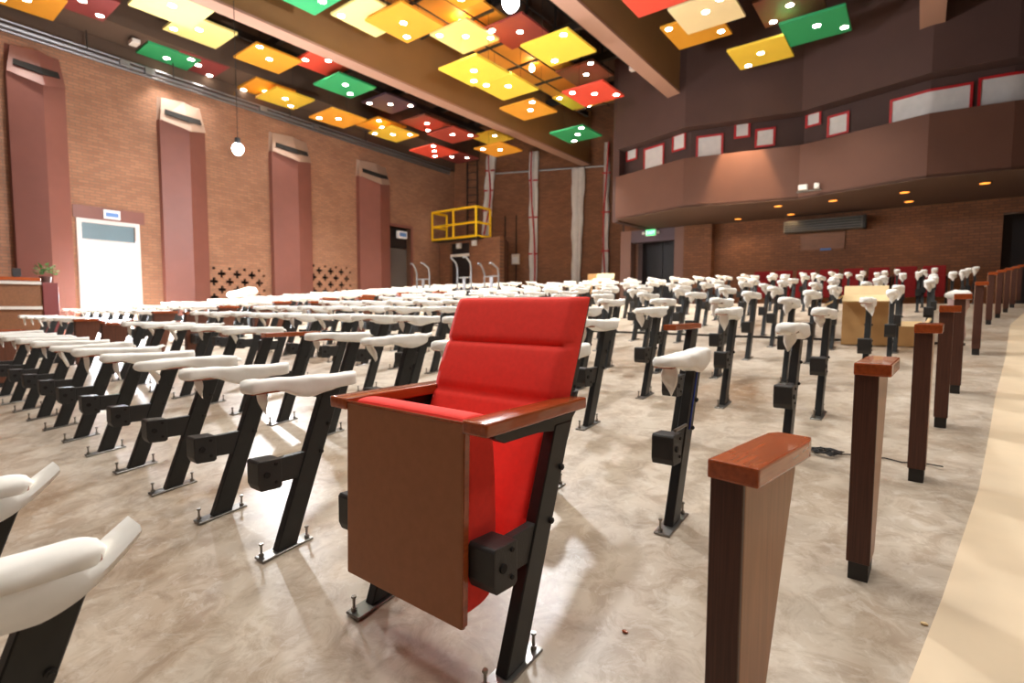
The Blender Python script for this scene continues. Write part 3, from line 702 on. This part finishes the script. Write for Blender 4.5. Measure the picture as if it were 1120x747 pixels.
mb = MB(); mb.ball((0, 0, .5), .1, 14, 10, (1.2, 1.1, .6)); 
for v in mb.bm.verts: v.co += v.normal*.02*noise.noise(v.co*14)
mb.obj('foam_top', M['foam'], t, 1)
t = thing('foam_roll', 'crumpled white foam roll lying over the seats before the first brick screen', 'foam roll', (-12.6, 5.9, fl(5.9)+.74), .5)
mb = MB(); mb.tube([(-.4, 0, 0), (-.34, 0, .01), (-.1, .02, .04), (.15, 0, .08), (.32, -.02, .09), (.38, 0, .06)], [.04, .08, .09, .11, .10, .04], 12)
for v in mb.bm.verts: v.co += Vector((0, .03, .03))*noise.noise(v.co*9)
mb.obj('roll', M['foam'], t, 1)

# hand trucks
for i, (x, y, rz, h, lab) in enumerate(((-11.4, 10.5, .1, 1.32, 'silver hand truck farthest from the red chair, beside the grey side door'),
                                     (-9.78, 10.5, .05, 1.4, 'silver hand truck with curved pale handle before the dark vestibule door'),
                                     (-8.9, 10.6, .0, 1.2, 'dark hand truck nearest the red chair of the three hand trucks'))):
    t = thing('hand_truck', lab, 'hand truck', (x, y, fl(y)), rz, 'hand trucks standing among the seat posts')
    m = M['chrome'] if i < 2 else M['grey_pipe']
    for s in (-1, 1):
        MB().tube([(s*.24, 0, .12), (s*.24, 0, h-.25), (s*.25, -.05, h-.1), (s*.2 if i != 1 else s*.26, -.22, h+.02), (s*.2, -.3, h+.02)], .024, 8).obj('upright', m, t, .8)
        MB().cyl((s*.24-.03, .1, .12), .12, .06, 16, 'X').obj('wheel', M['black_plastic'], t)
    for z in (.25, .55, .9): MB().tube([(-.24, 0, z), (.24, 0, z)], .018, 8).obj('crossbar', m, t)
    mb = MB(); mb.box(-.24, .24, -.26, 0, .02, .035); mb.obj('toe_plate', m, t)
    mb = MB(); mb.box(-.05, .05, -.01, .01, .25, .9); mb.obj('back_strap', M['grey_pipe'], t)

# ------------------------------------------------------------------ seat standards
SL = .1
def std_meshes():
    d = {}
    mb = MB(); mb.box(-.032, .032, -.105, .105, 0, .009, .002, 1, lambda c: Vector((c.x, c.y, c.z + SL*c.y))); d['base_plate'] = mb.mesh('base_plate', M['plate'])
    def pst(y): return y*.355                              # lean: z -> y
    mb = MB(); zt = .625
    mb.prism([(-.042, .004), (.042, .012), (.042+pst(zt), zt), (-.042+pst(zt), zt)], 'X', -.019, .019, .003, 1); d['post'] = mb.mesh('post', M['black'])
    mb = MB(); mb.prism([(-.02, .275), (.10, .272), (.13, .372), (-.02, .368)], 'X', -.014, .014, .002, 1)
    mb.prism([(-.118, .290), (-.108, .266), (-.036, .262), (-.026, .270), (-.026, .376), (-.111, .380), (-.118, .372)], 'X', -.042, .042, .004, 2)
    d['seat_hinge'] = mb.mesh('seat_hinge', M['black_plastic'])
    mb = MB(); mb.cyl((-.0465, -.085, .325), .012, .093, 12, 'X'); mb.cyl((-.0465, -.05, .29), .006, .093, 8, 'X'); mb.cyl((-.0465, -.05, .36), .006, .093, 8, 'X'); d['hinge_pin'] = mb.mesh('hinge_pin', M['hole'])
    mb = MB(); mb.tube([(0, 0, 0), (0, 0, .045)], .0045, 8); mb.cyl((0, 0, .0), .009, .012, 6); mb.cyl((0, 0, .042), .008, .007, 6); d['bolt'] = mb.mesh('bolt', M['zinc'])
    mb = MB(); mb.cyl((-.026, 0, 0), .009, .052, 10, 'X'); mb.cyl((-.029, 0, 0), .005, .058, 8, 'X'); d['side_bolt'] = mb.mesh('side_bolt', M['black_plastic'])
    mb = MB(); mb.prism([(-.036, -.13), (.036, -.13), (.033, .31), (-.033, .31)], 'Z', .628, .660, .006, 2); d['armrest'] = mb.mesh('armrest', M['wood'])
    return d
SM = std_meshes()

def foam_mesh(seed):
    """thin white foam wrapped round an armrest: flat-topped roll, a skirt that hangs unevenly, a dangling front fold and a flared rear end"""
    r = random.Random(seed); mb = MB(); n = 28; rings = []; N = 34
    y0, y1 = -.15, .335; ph = r.uniform(0, 6); peak = r.uniform(.55, .8); hang = r.uniform(.022, .05); tw = r.uniform(.5, 1.1)*r.choice((-1, 1))
    for j in range(N+1):
        f = j/N; y = y0 + (y1-y0)*f
        e = min(1, math.sqrt(max(0, 1-(1-min(f, .07)/.07)**2))*.75+.25); e2 = 1 if f < .93 else .55+.45*(1-f)/.07
        w = (.043 + .003*sin(f*9+ph))*e*e2; h = .026*e
        skirt = .020 + hang*math.exp(-((f-peak)/.26)**2) + .006*sin(f*13+ph)
        low = max(.012, skirt)*e
        zc = .650 + .005*sin(f*4+ph)
        ring = []
        for k in range(n):
            a = 2*pi*k/n; cx, sz = cos(a), sin(a)
            x = w*math.copysign(abs(cx)**.5, cx)*(1 if sz > 0 else 1+.10*abs(sz)); z = (h*abs(sz)**.62 if sz > 0 else -low*abs(sz)**.42)
            q = Vector((x, y, zc+z))
            crease = math.exp(-((((a/(2*pi))*tw + f*2.2 + ph) % 1 - .5)/.06)**2)          # edge of the strip winding round
            q += Vector((cx, 0, sz*.7))*(.0032*crease + .0045*noise.noise(Vector((x*26+seed*3, y*13, z*34))))*e
            ring.append(q)
        rings.append(ring)
    mb.loft(rings)
    # dangling front fold
    sx = r.choice((-1, 1)); ln = r.uniform(.05, .12); rr = []; sk = r.uniform(-.25, .25)
    for j in range(9):
        f = j/8; z = .634 - ln*f; w = (.022 + .010*sin(min(1, f*1.2)*pi*.8))*(1-f**2.5*.75); y = -.085 + .03*f + .01*sin(f*3+ph)
        rr.append([Vector((sx*.014 + sk*ln*f + w*1.05*cos(a), y + w*.42*sin(a)+.005*sin(2*a+ph+f*2), z+.012*cos(a+ph)*f)) for a in [2*pi*k/14 for k in range(14)]])
    mb.loft(rr)
    # rear flare
    kind = seed % 3
    if kind != 1:
        rr = []; dirv = Vector((r.uniform(-.4, .4), .8, (.7 if kind == 0 else .05))).normalized(); L_ = r.uniform(.045, .085)
        side = Vector((1, 0, 0)); up = dirv.cross(side).normalized()
        for j in range(7):
            f = j/6; c = Vector((0, .312, .652)) + dirv*L_*f + up*.015*f*f; w = .034 + .006*sin(f*pi) - .012*f*f; tk = .014-.008*f
            rr.append([c + side*w*cos(a) + up*(tk*sin(a)+.006*cos(2*a+ph)*f) for a in [2*pi*k/14 for k in range(14)]])
        mb.loft(rr)
    return mb.mesh('foam_wrap', M['foam'], 1.2)
FOAM = [foam_mesh(s) for s in range(1, 10)]
def foam_big():
    mb = MB(); rings = []; n = 28; N = 40
    for j in range(N+1):                                   # the rolled upper edge
        f = j/N; y = -.16 + .445*f; e = min(1, math.sqrt(max(0, 1-(1-min(f, .1)/.1)**2))+.05)*min(1, math.sqrt(max(0, 1-((max(f, .88)-.88)/.12)**2))*.85+.15)
        w, h = .046*e, .033*e
        rings.append([Vector((w*math.copysign(abs(cos(a))**.75, cos(a)), y, .652 + .004*sin(f*6) + h*math.copysign(abs(sin(a))**.85, sin(a))*(1 if sin(a) > 0 else .7))) + Vector((1, 0, .6))*.003*noise.noise(Vector((cos(a)*1.5, y*14, sin(a)*1.5))) for a in [2*pi*k/n for k in range(n)]])
    mb.loft(rings)
    rings = []; M_ = 34                                    # the loose sheet below, sweeping up into a flared lip behind
    for j in range(M_+1):
        f = j/M_; y = -.13 + .46*f
        top = .640 + max(0, f-.86)*.36; bot = .588 + .010*sin(f*5) - .014*sin(f*pi) + max(0, f-.66)**1.5*.48
        wt = .044 - .010*max(0, f-.8)/.2; wb = .050 + .006*sin(f*8) - .018*max(0, f-.8)/.2
        if top - bot < .014: top = bot + .014
        rings.append([(wt, y, top), (wb+.004, y, (top*.55+bot*.45)), (wb, y, bot), (wb-.012, y, bot-.004), (-wb+.012, y, bot-.004), (-wb, y, bot), (-wb-.004, y, (top*.55+bot*.45)), (-wt, y, top)])
    mb.loft(rings)
    return mb.mesh('foam_wrap', M['foam'], 1.0)
FOAM_BIG = foam_big()
# far away: one post mesh
mb = MB(); mb.box(-.032, .032, -.105, .105, 0, .009, 0, 1, lambda c: Vector((c.x, c.y, c.z+SL*c.y)))
mb.prism([(-.042, .004), (.042, .012), (.042+.355*.625, .625), (-.042+.355*.625, .625)], 'X', -.019, .019)
mb.prism([(-.13, .262), (.1, .272), (.13, .372), (-.13, .382)], 'X', -.036, .036)
POST_FAR = mb.mesh('post', M['black'])

NSTD = [0]
AVOID = [(-7.0, 13.3, .5), (-7.75, 14.2, .4), (-11.4, 10.5, .42), (-9.78, 10.5, .42), (-8.9, 10.6, .42), (-12.75, 1.5, .75), (-12.75, 2.3, .6)]
def standard(x, y, label, near=True, wrap=True, rz=0):
    if any(abs(x-a) < r and -r < y-b < r*.6 for a, b, r in AVOID): return
    t = thing('seat_standard', label, 'seat post', (x, y, fl(y)), rz + R0.uniform(-.02, .02), 'black seat standards waiting for their seats')
    NSTD[0] += 1
    if near:
        for k in ('base_plate', 'post', 'seat_hinge'): link(k, SM[k], t)
        if y < 5:
            link('hinge_pin', SM['hinge_pin'], t)
            for s in (-.088, .088): link('bolt', SM['bolt'], t, (0.012*(1 if s > 0 else -1), s, .008+SL*s))
            for z in (.36, .47): link('side_bolt', SM['side_bolt'], t, (0, z*.355+.028, z))
    else: link('post', POST_FAR, t)
    if not wrap: link('armrest', SM['armrest'], t)
    else:
        if near and y < 5: link('armrest', SM['armrest'], t)
        w = link('foam_wrap', FOAM[R0.randrange(len(FOAM))], t)
        w.scale = (R0.uniform(.95, 1.15)*R0.choice((-1, 1)), 1, 1) if near else (1.05, 1, 1)
        if w.scale.x < 0: w.scale.x = abs(w.scale.x)
    return t

ROWS = {  # row -> (x of first post beside the aisle, spacing, Y)
    -1: (-1.17, .58, .0), 0: (-.819, .558, 1.04), 1: (-.734, .587, 1.98), 2: (-.50, .565, 2.90), 3: (-.47, .578, 3.76), 4: (-.30, .53, 4.66)}
BARE = {(2, 1), (1, 5), (1, 11)}
def row_name(k):
    if k == -1: return 'row in front of red chair'
    if k == 0: return "the red chair's own row"
    return '%s row behind red chair' % ORD[k]
for k in range(-1, 14):
    if k in ROWS: x0, S, Y = ROWS[k]
    else: x0, S, Y = panel_x(1.04+.92*k) - .56 + R0.uniform(-.12, .12), .572 + R0.uniform(-.01, .012), 1.04 + .92*k
    # main block
    xs = []; x = x0; xend = -7.9 if k < 1 else -7.5
    while x > xend: xs.append(x); x -= S
    i = 0
    for j, x in enumerate(xs):
        if k == 0 and j < 2: continue                  # these two carry the red chair
        p = px((x, Y+.1, fl(Y)+.6))
        if k == -1 and j > 1: continue
        if k > -1 and (p is None or p[0] < -40 or p[0] > 1150): continue
        jx, jy = (0, 0) if k < 5 else (R0.uniform(-.03, .03), R0.uniform(-.02, .02))
        bare = (k, j) in BARE
        if k == -1: lab = 'black seat post with thick white foam armrest, %s, before the red chair' % ['the larger of two', 'cut by frame'][j]
        else: lab = 'black seat post with %s armrest, %s from the aisle, %s' % ('bare brown' if bare else 'white-wrapped', ORD[j+1], row_name(k))
        so = standard(x+jx, Y+jy, lab, k < 9, not bare)
        if (k, j) == (1, 0):
            MB().tube([(.0215, z*.355-.012, z) for z in (.36, .42, .48, .54, .6)], .0028, 5).obj('blue_wire', M['blue_wire'], so)
            MB().tube([(.03, -.075, .392), (.03, .05, .392)], .006, 8).obj('lock_rod', M['zinc'], so)
        if k == -1:
            for ch in list(so.children):
                if ch.name.startswith('foam_wrap'): ch.data = FOAM_BIG; ch.scale = (1, 1, 1)
                elif ch.name.startswith('armrest'): ch.scale = (1, .88, 1)
    # block beyond the far aisle
    if k < 0: continue
    x = -9.45 - (.0 if k < 6 else R0.uniform(-.1, .1)); j = 0
    wx = WA.x + (WB.x-WA.x)*(Y-WA.y)/(WB.y-WA.y) + .75
    while x > wx and j < 8:
        j += 1; p = px((x, Y, fl(Y)+.6))
        if p and p[0] > -30: standard(x, Y+R0.uniform(-.02, .02), 'black seat post with white-wrapped armrest, %s past the far aisle, %s' % (ORD[j], row_name(k)), False)
        x -= .575
print('standards', NSTD[0])

# ------------------------------------------------------------------ end panels on the aisle
def end_panel_meshes(tan_side=True):
    d = {}
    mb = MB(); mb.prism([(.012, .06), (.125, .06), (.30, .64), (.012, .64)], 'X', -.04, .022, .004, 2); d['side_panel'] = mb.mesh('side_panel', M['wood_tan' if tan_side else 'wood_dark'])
    mb = MB(); mb.box(-.0405, .0225, .0, .0125, .06, .64, .002, 1); d['front_edge'] = mb.mesh('front_edge', M['wood_front'])
    mb = MB(); mb.prism([(-.042, -.012), (.054, -.012), (.054, .27), (.046, .285), (.044, .318), (-.03, .318), (-.034, .285), (-.042, .27)], 'Z', .635, .672, .005, 2); d['armrest_cap'] = mb.mesh('armrest_cap', M['wood'])
    mb = MB(); mb.prism([(.014, .0), (.112, .012), (.124, .06), (.014, .06)], 'X', -.036, .018, .002, 1); d['foot'] = mb.mesh('foot', M['black_plastic'])
    mb = MB(); mb.prism([(.05, .25), (.16, .25), (.17, .38), (.05, .38)], 'X', .022, .09, .006, 2); d['seat_hinge'] = mb.mesh('seat_hinge', M['black_plastic'])
    return d
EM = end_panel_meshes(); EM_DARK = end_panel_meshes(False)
def end_panel(x, y, rz, label, hinge=False):
    t = thing('end_panel', label, 'end panel', (x, y, fl(y)), rz, 'wooden end panels of the rows')
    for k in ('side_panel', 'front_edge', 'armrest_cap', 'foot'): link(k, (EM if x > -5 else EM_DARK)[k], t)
    t.scale = (1, 1, 1.03 if x > -5 and y > 1.5 else 1)
    if hinge: link('seat_hinge', EM['seat_hinge'], t)
names = {0: 'large wooden end panel with orange armrest cap, nearest on the aisle', 1: 'brown wooden end panel second along the aisle, with black foot', 2: 'brown wooden end panel third along the aisle', 3: 'brown wooden end panel fourth along the aisle',
         4: 'brown wooden end panel fifth along the aisle, before a gap', 6: 'brown wooden end panel between two gaps, beside the pink bundle'}
q = 0
for k in (0, 1, 2, 3, 4, 6, 9, 10, 11, 12, 13):
    y = 1.04 + .92*k
    if k > 6: q += 1
    lab = names.get(k) or 'distant brown wooden end panel on the aisle, %s after the long gap' % ORD[q]
    end_panel(panel_x(y), y - {0: .03, 1: .04, 2: .036, 3: .02}.get(k, 0), -.14 if k == 0 else -.045, lab)
for k in range(0, 8):
    y = 1.04 + .92*k
    if k: end_panel(-7.8, y, 0, 'brown end panel closing the main block at its far end, %s' % row_name(k), True)
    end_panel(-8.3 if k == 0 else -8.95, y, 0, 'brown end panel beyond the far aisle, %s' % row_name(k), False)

# ------------------------------------------------------------------ the red auditorium chair
CH = thing('auditorium_chair', 'red upholstered auditorium chair with folded wooden seat and cherry armrests', 'chair', (-1.078, 1.04, 0))
HX = .271
def shift(me_name, x): return link(me_name, SM[me_name], CH, (x, 0, 0))
for s in (-1, 1):
    pl = shift('base_plate', s*HX); shift('post', s*HX)
    h_ = shift('seat_hinge', s*HX); shift('hinge_pin', s*HX)
    for q_ in (-.088, .088): link('bolt', SM['bolt'], pl, (.012*(1 if q_ > 0 else -1), q_, .008+SL*q_))
    for z in (.36, .50): link('side_bolt', SM['side_bolt'], CH, (s*HX, z*.355+.028, z))
    # armrest with a black bracket below
    mb = MB(); w0, w1 = .040, .034
    mb.prism([(s*HX-w0, -.142), (s*HX+w0, -.142), (s*HX+w1, .0), (s*HX+w1, .325), (s*HX-w1, .325), (s*HX-w1, .0)], 'Z', .652, .686, .007, 3)
    arm = mb.obj('armrest', M['wood'], CH, .7)
    mb = MB(); mb.prism([(-.085, .648), (-.085, .638), (-.045, .618), (.10, .618), (.24, .60), (.30, .648)], 'X', s*HX-.016, s*HX+.016, .003, 1); mb.obj('bracket', M['black'], arm)
def pad(name, prof_front, prof_back, hw, material, parent, seams=(), nu=28, edge=.018, puff=.012):
    """cushion in local X (width); prof_* give (y,z) along the height, seams = fractions where a stitched crease runs"""
    nv = 64; mb = MB(); b = mb.bm
    def lerp(P, f):
        f = f*(len(P)-1); i = min(int(f), len(P)-2); a, c = Vector((0,)+P[i]), Vector((0,)+P[i+1]); return a.lerp(c, f-i)
    F, B = [], []
    for j in range(nv+1):
        v = j/nv; f, k = lerp(prof_front, v), lerp(prof_back, v)
        dv = min([abs(v-s) for s in seams] + [9]); crease = math.exp(-(dv/.012)**2)
        lo = 0
        segs = [0]+list(seams)+[1]
        for a, c in zip(segs, segs[1:]):
            if a <= v <= c: lo = sin(pi*(v-a)/(c-a))**.5 if 0 < v-a < c-a else 0
        rf, rb = [], []
        for i in range(nu+1):
            u = -1 + 2*i/nu; eu = max(0, 1-abs(u)**30)**.5
            ev = max(0, 1-abs(2*v-1)**44)**.5
            e = min(eu, ev) if not eu*ev else eu*ev
            d = f-k
            q = k + d*(.25+.75*e) + Vector((0, -1, .15)).normalized()*(puff*lo*eu - .010*crease)*1.0*ev
            q.x = hw*u*(1-.02*(1-ev)); q += Vector((0, .0012*noise.noise(Vector((u*6, v*14, 3))), 0))
            rf.append(b.verts.new(q)); w_ = k.copy(); w_.x = hw*u; rb.append(b.verts.new(w_))
        F.append(rf); B.append(rb)
    for j in range(nv):
        for i in range(nu):
            b.faces.new((F[j][i], F[j][i+1], F[j+1][i+1], F[j+1][i])); b.faces.new((B[j][i], B[j+1][i], B[j+1][i+1], B[j][i+1]))
        b.faces.new((F[j][0], F[j+1][0], B[j+1][0], B[j][0])); b.faces.new((F[j][nu], B[j][nu], B[j+1][nu], F[j+1][nu]))
    for i in range(nu):
        b.faces.new((F[0][i], B[0][i], B[0][i+1], F[0][i+1])); b.faces.new((F[nv][i], F[nv][i+1], B[nv][i+1], B[nv][i]))
    return mb.obj(name, material, parent, 1.1)
# backrest: lower, middle and head pads
bf = [(.085, .27), (.125, .40), (.195, .60), (.250, .75), (.305, .88), (.352, .992)]
bb = [(.170, .27), (.208, .40), (.272, .60), (.330, .75), (.380, .88), (.420, .985)]
back = pad('backrest', bf, bb, .258, M['red'], CH, seams=(.505, .735), puff=.004)
mb = MB(); rs = []
for (y, z) in ((.172, .262), (.212, .40), (.276, .60), (.334, .75), (.384, .88), (.424, .982)): rs.append([(-.252, y-.004, z), (.252, y-.004, z), (.252, y+.012, z), (-.252, y+.012, z)])
mb.loft(rs); mb.obj('back_shell', M['wood_front'], CH)
for s in (-1, 1):
    mb = MB(); mb.prism([(.205, .56), (.275, .56), (.335, .70), (.318, .70)], 'X', s*(HX-.006)-.006, s*(HX-.006)+.006, .002, 1); mb.obj('back_bracket', M['black'], CH)
# seat folded up: wooden pan to the front, red cushion behind, seen on edge
mb = MB(); mb.prism([(-.145, .166), (-.129, .162), (-.119, .671), (-.136, .678)], 'X', -.232, .232, .005, 2); pan = mb.obj('seat_pan', M['seat_wood'], CH)
mb = MB(); mb.prism([(-.1375, .6725), (-.1185, .6695), (-.1185, .676), (-.1375, .6805)], 'X', -.233, .233, .0015, 1); mb.obj('top_edge', M['wood'], pan)
mb = MB(); mb.box(.2318, .2345, -.142, -.126, .172, .671); 
for v in mb.bm.verts: v.co.y += (v.co.z-.15)*.019
mb.obj('side_edge', M['wood'], pan)
sf = [(-.148, .158), (-.146, .25), (-.144, .4), (-.140, .55), (-.136, .662)]
sb = [(-.075, .150), (-.040, .20), (-.036, .4), (-.044, .56), (-.056, .652)]
# cushion: same builder, its 'front' faces the backrest
mb = MB(); ring = []
N = 40; nu = 24; b = mb.bm; G = []
def sec(v):   # outline of the cushion in (y,z) going round
    return v
out = [(-.126, .190), (-.120, .182), (-.060, .182), (-.020, .190), (.002, .215), (.007, .26), (.007, .40), (.003, .52), (-.006, .62), (-.016, .668), (-.038, .684), (-.085, .688), (-.116, .684), (-.1185, .655), (-.121, .42)]
for i in range(nu+1):
    u = -1 + 2*i/nu; e = .94 + .06*max(0, 1-abs(u)**12)**.5
    cy, cz = -.07, .41
    G.append([(.228*u, cy+(y-cy)*(e if y > cy else 1), cz+(z-cz)*(.985+.015*max(0, 1-abs(u)**10)**.5)) for y, z in out])
mb.loft(G); cush = mb.obj('seat_cushion', M['red'], CH, .9)
sub = cush.modifiers.new('smooth', 'SUBSURF'); sub.levels = 1; sub.render_levels = 2
mb = MB(); mb.tube([(-HX+.03, -.06, .325), (HX-.03, -.06, .325)], .014, 10); mb.obj('pivot_rod', M['black'], CH)

# ------------------------------------------------------------------ far red chairs along the back wall
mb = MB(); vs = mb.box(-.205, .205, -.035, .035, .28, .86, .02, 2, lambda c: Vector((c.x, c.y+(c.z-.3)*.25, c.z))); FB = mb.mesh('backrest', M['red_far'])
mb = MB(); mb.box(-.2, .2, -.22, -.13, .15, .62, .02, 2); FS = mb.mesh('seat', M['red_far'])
mb = MB(); mb.box(-.022, .022, -.2, .25, .62, .655, .006, 1); FA = mb.mesh('armrest', M['wood_dark'])
mb = MB(); mb.prism([(-.05, 0), (.05, 0), (.2, .62), (.1, .62)], 'X', -.02, .02); FL = mb.mesh('leg', M['black'])
for i in range(8):
    x = -3.31 + .507*i
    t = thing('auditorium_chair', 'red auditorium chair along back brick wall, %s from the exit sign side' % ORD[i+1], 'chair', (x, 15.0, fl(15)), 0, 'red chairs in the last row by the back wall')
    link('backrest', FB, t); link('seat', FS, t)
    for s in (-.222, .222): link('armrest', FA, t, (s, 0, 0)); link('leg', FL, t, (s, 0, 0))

# ------------------------------------------------------------------ small things on the floor
t = thing('cable_bundle', 'tangled dark cable lying on the floor beside the second end panel', 'cable', (-.3, 3.05, fl(3.05)))
r = random.Random(5); P = []
for k in range(60):
    a = k*.62; rr = .035+.03*r.random(); P.append((rr*cos(a)+.03*r.uniform(-1, 1)-.05, rr*sin(a)*1.1+.02*r.uniform(-1, 1), .008+.012*r.random()))
MB().tube(P, .0035, 5).obj('coil', M['black_plastic'], t, 1)
MB().tube([(.02, 0, .01), (.08, .03, .012), (.14, .0, .01), (.2, .05, .012), (.27, .02, .01), (.33, .06, .012), (.42, .03, .016)], .0035, 5).obj('tail', M['black_plastic'], t, 1)
for i, (x, y) in enumerate(((.05, 1.80), (-.62, 1.33))):
    mb = MB(); mb.ball((0, 0, 0), .008, 8, 6, (1.2, .8, .5)); o = mb.obj('paper_scrap' if i == 0 else 'wood_chip', M['card_in'] if i == 0 else M['wood']); o.location = (x, y, fl(y)+.004)
    tag(o, ['tiny pale scrap on floor near the large end panel', 'tiny orange chip on floor beside the red chair leg'][i], 'scrap')
# ------------------------------------------------------------------ light
PANEL_W, HALL_W = 540, 310
def set_emit(m, s): m.node_tree.nodes['Principled BSDF'].inputs['Emission Strength'].default_value = s
set_emit(M['lamp'], 30); set_emit(M['bulb'], 120)
W = bpy.data.worlds.new('World'); SC.world = W; W.use_nodes = True
bg = W.node_tree.nodes['Background']; bg.inputs[0].default_value = (.93, .97, 1, 1); bg.inputs[1].default_value = 40
def light(kind, name, loc, energy, color=(1, 1, 1), **kw):
    l = bpy.data.lights.new(name, kind); l.energy = energy; l.color = color
    for k_, v_ in kw.items(): setattr(l, k_, v_)
    o = bpy.data.objects.new(name, l); o.location = loc; COL.objects.link(o); return o
for i, p in enumerate(LIGHTS): light('POINT', 'work_lamp_light', (p[0], p[1], p[2]), 500, (.95, .97, 1), shadow_soft_size=.1)
# the downlights of the coloured panels, then unseen overhead spots added to brighten floor and aisle
for p in PAN:
    if not p[4]: continue
    qx = sum(q[0] for q in p[4])/len(p[4]); qy = sum(q[1] for q in p[4])/len(p[4])
    light('SPOT', 'panel_light', (p[1]+qx, p[2]+qy, p[3]-.06), PANEL_W*len(p[4])/2*(.3 if p[1] < -12.9 else 1), (1, .95, .87), spot_size=radians(88), spot_blend=1, shadow_soft_size=.16)
for x, y in ((-2.2, 2.4), (-6.2, 1.8), (1.2, 4.6), (-10.5, .6), (-.8, 6.6), (1.6, 8.6), (-3.2, 5.2), (-.4, .2), (-4.2, -1.2), (2.0, 1.6)):
    light('SPOT', 'hall_fill_light', (x, y, 6.6), HALL_W, (1, .95, .87), spot_size=radians(120), spot_blend=.9, shadow_soft_size=.4)
for x, y in DOWN: light('SPOT', 'downlight_light', (x, y, 3.40), 26, (1, .66, .34), spot_size=radians(130), spot_blend=.8, shadow_soft_size=.06)
q = wp((D1[0]+D1[1])/2, -.42)
s = light('AREA', 'door_daylight', (q[0], q[1], 1.35), 1500, (.86, .93, 1), shape='RECTANGLE', size=1.0, size_y=2.2)
s.rotation_euler = Vector((wn.x, wn.y, -.03)).to_track_quat('-Z', 'Z').to_euler()
s = light('SPOT', 'fascia_spot', (-3.45, 12.95, 5.75), 750, (1, .62, .34), spot_size=radians(50), spot_blend=.45, shadow_soft_size=.05)
s.rotation_euler = (Vector((-3.5, 13.45, 4.3))-Vector(s.location)).to_track_quat('-Z', 'Y').to_euler()

# ------------------------------------------------------------------ camera
cd = bpy.data.cameras.new('Camera'); cam = bpy.data.objects.new('Camera', cd); COL.objects.link(cam); SC.camera = cam
cd.sensor_width = 36; cd.lens = FPX/1120*36; cd.clip_start = .02; cd.clip_end = 200
cam.location = (0, 0, CAM_H)
cam.rotation_mode = 'XYZ'
Rm = Matrix.Rotation(YAW, 4, 'Z') @ Matrix.Rotation(pi/2-PITCH, 4, 'X') @ Matrix.Rotation(ROLL, 4, 'Z')
cam.rotation_euler = Rm.to_euler('XYZ')
cd.dof.use_dof = True; cd.dof.focus_distance = 1.55; cd.dof.aperture_fstop = 3.2
SC.view_settings.view_transform = 'Standard'; SC.view_settings.look = 'None'; SC.view_settings.gamma = 1; SC.view_settings.use_curve_mapping = False
SC.view_settings.exposure = 0.12
SC.cycles.use_denoising = True
SC.cycles.max_bounces = 8; SC.cycles.diffuse_bounces = 5; SC.cycles.glossy_bounces = 4
SC.cycles.sample_clamp_indirect = 8
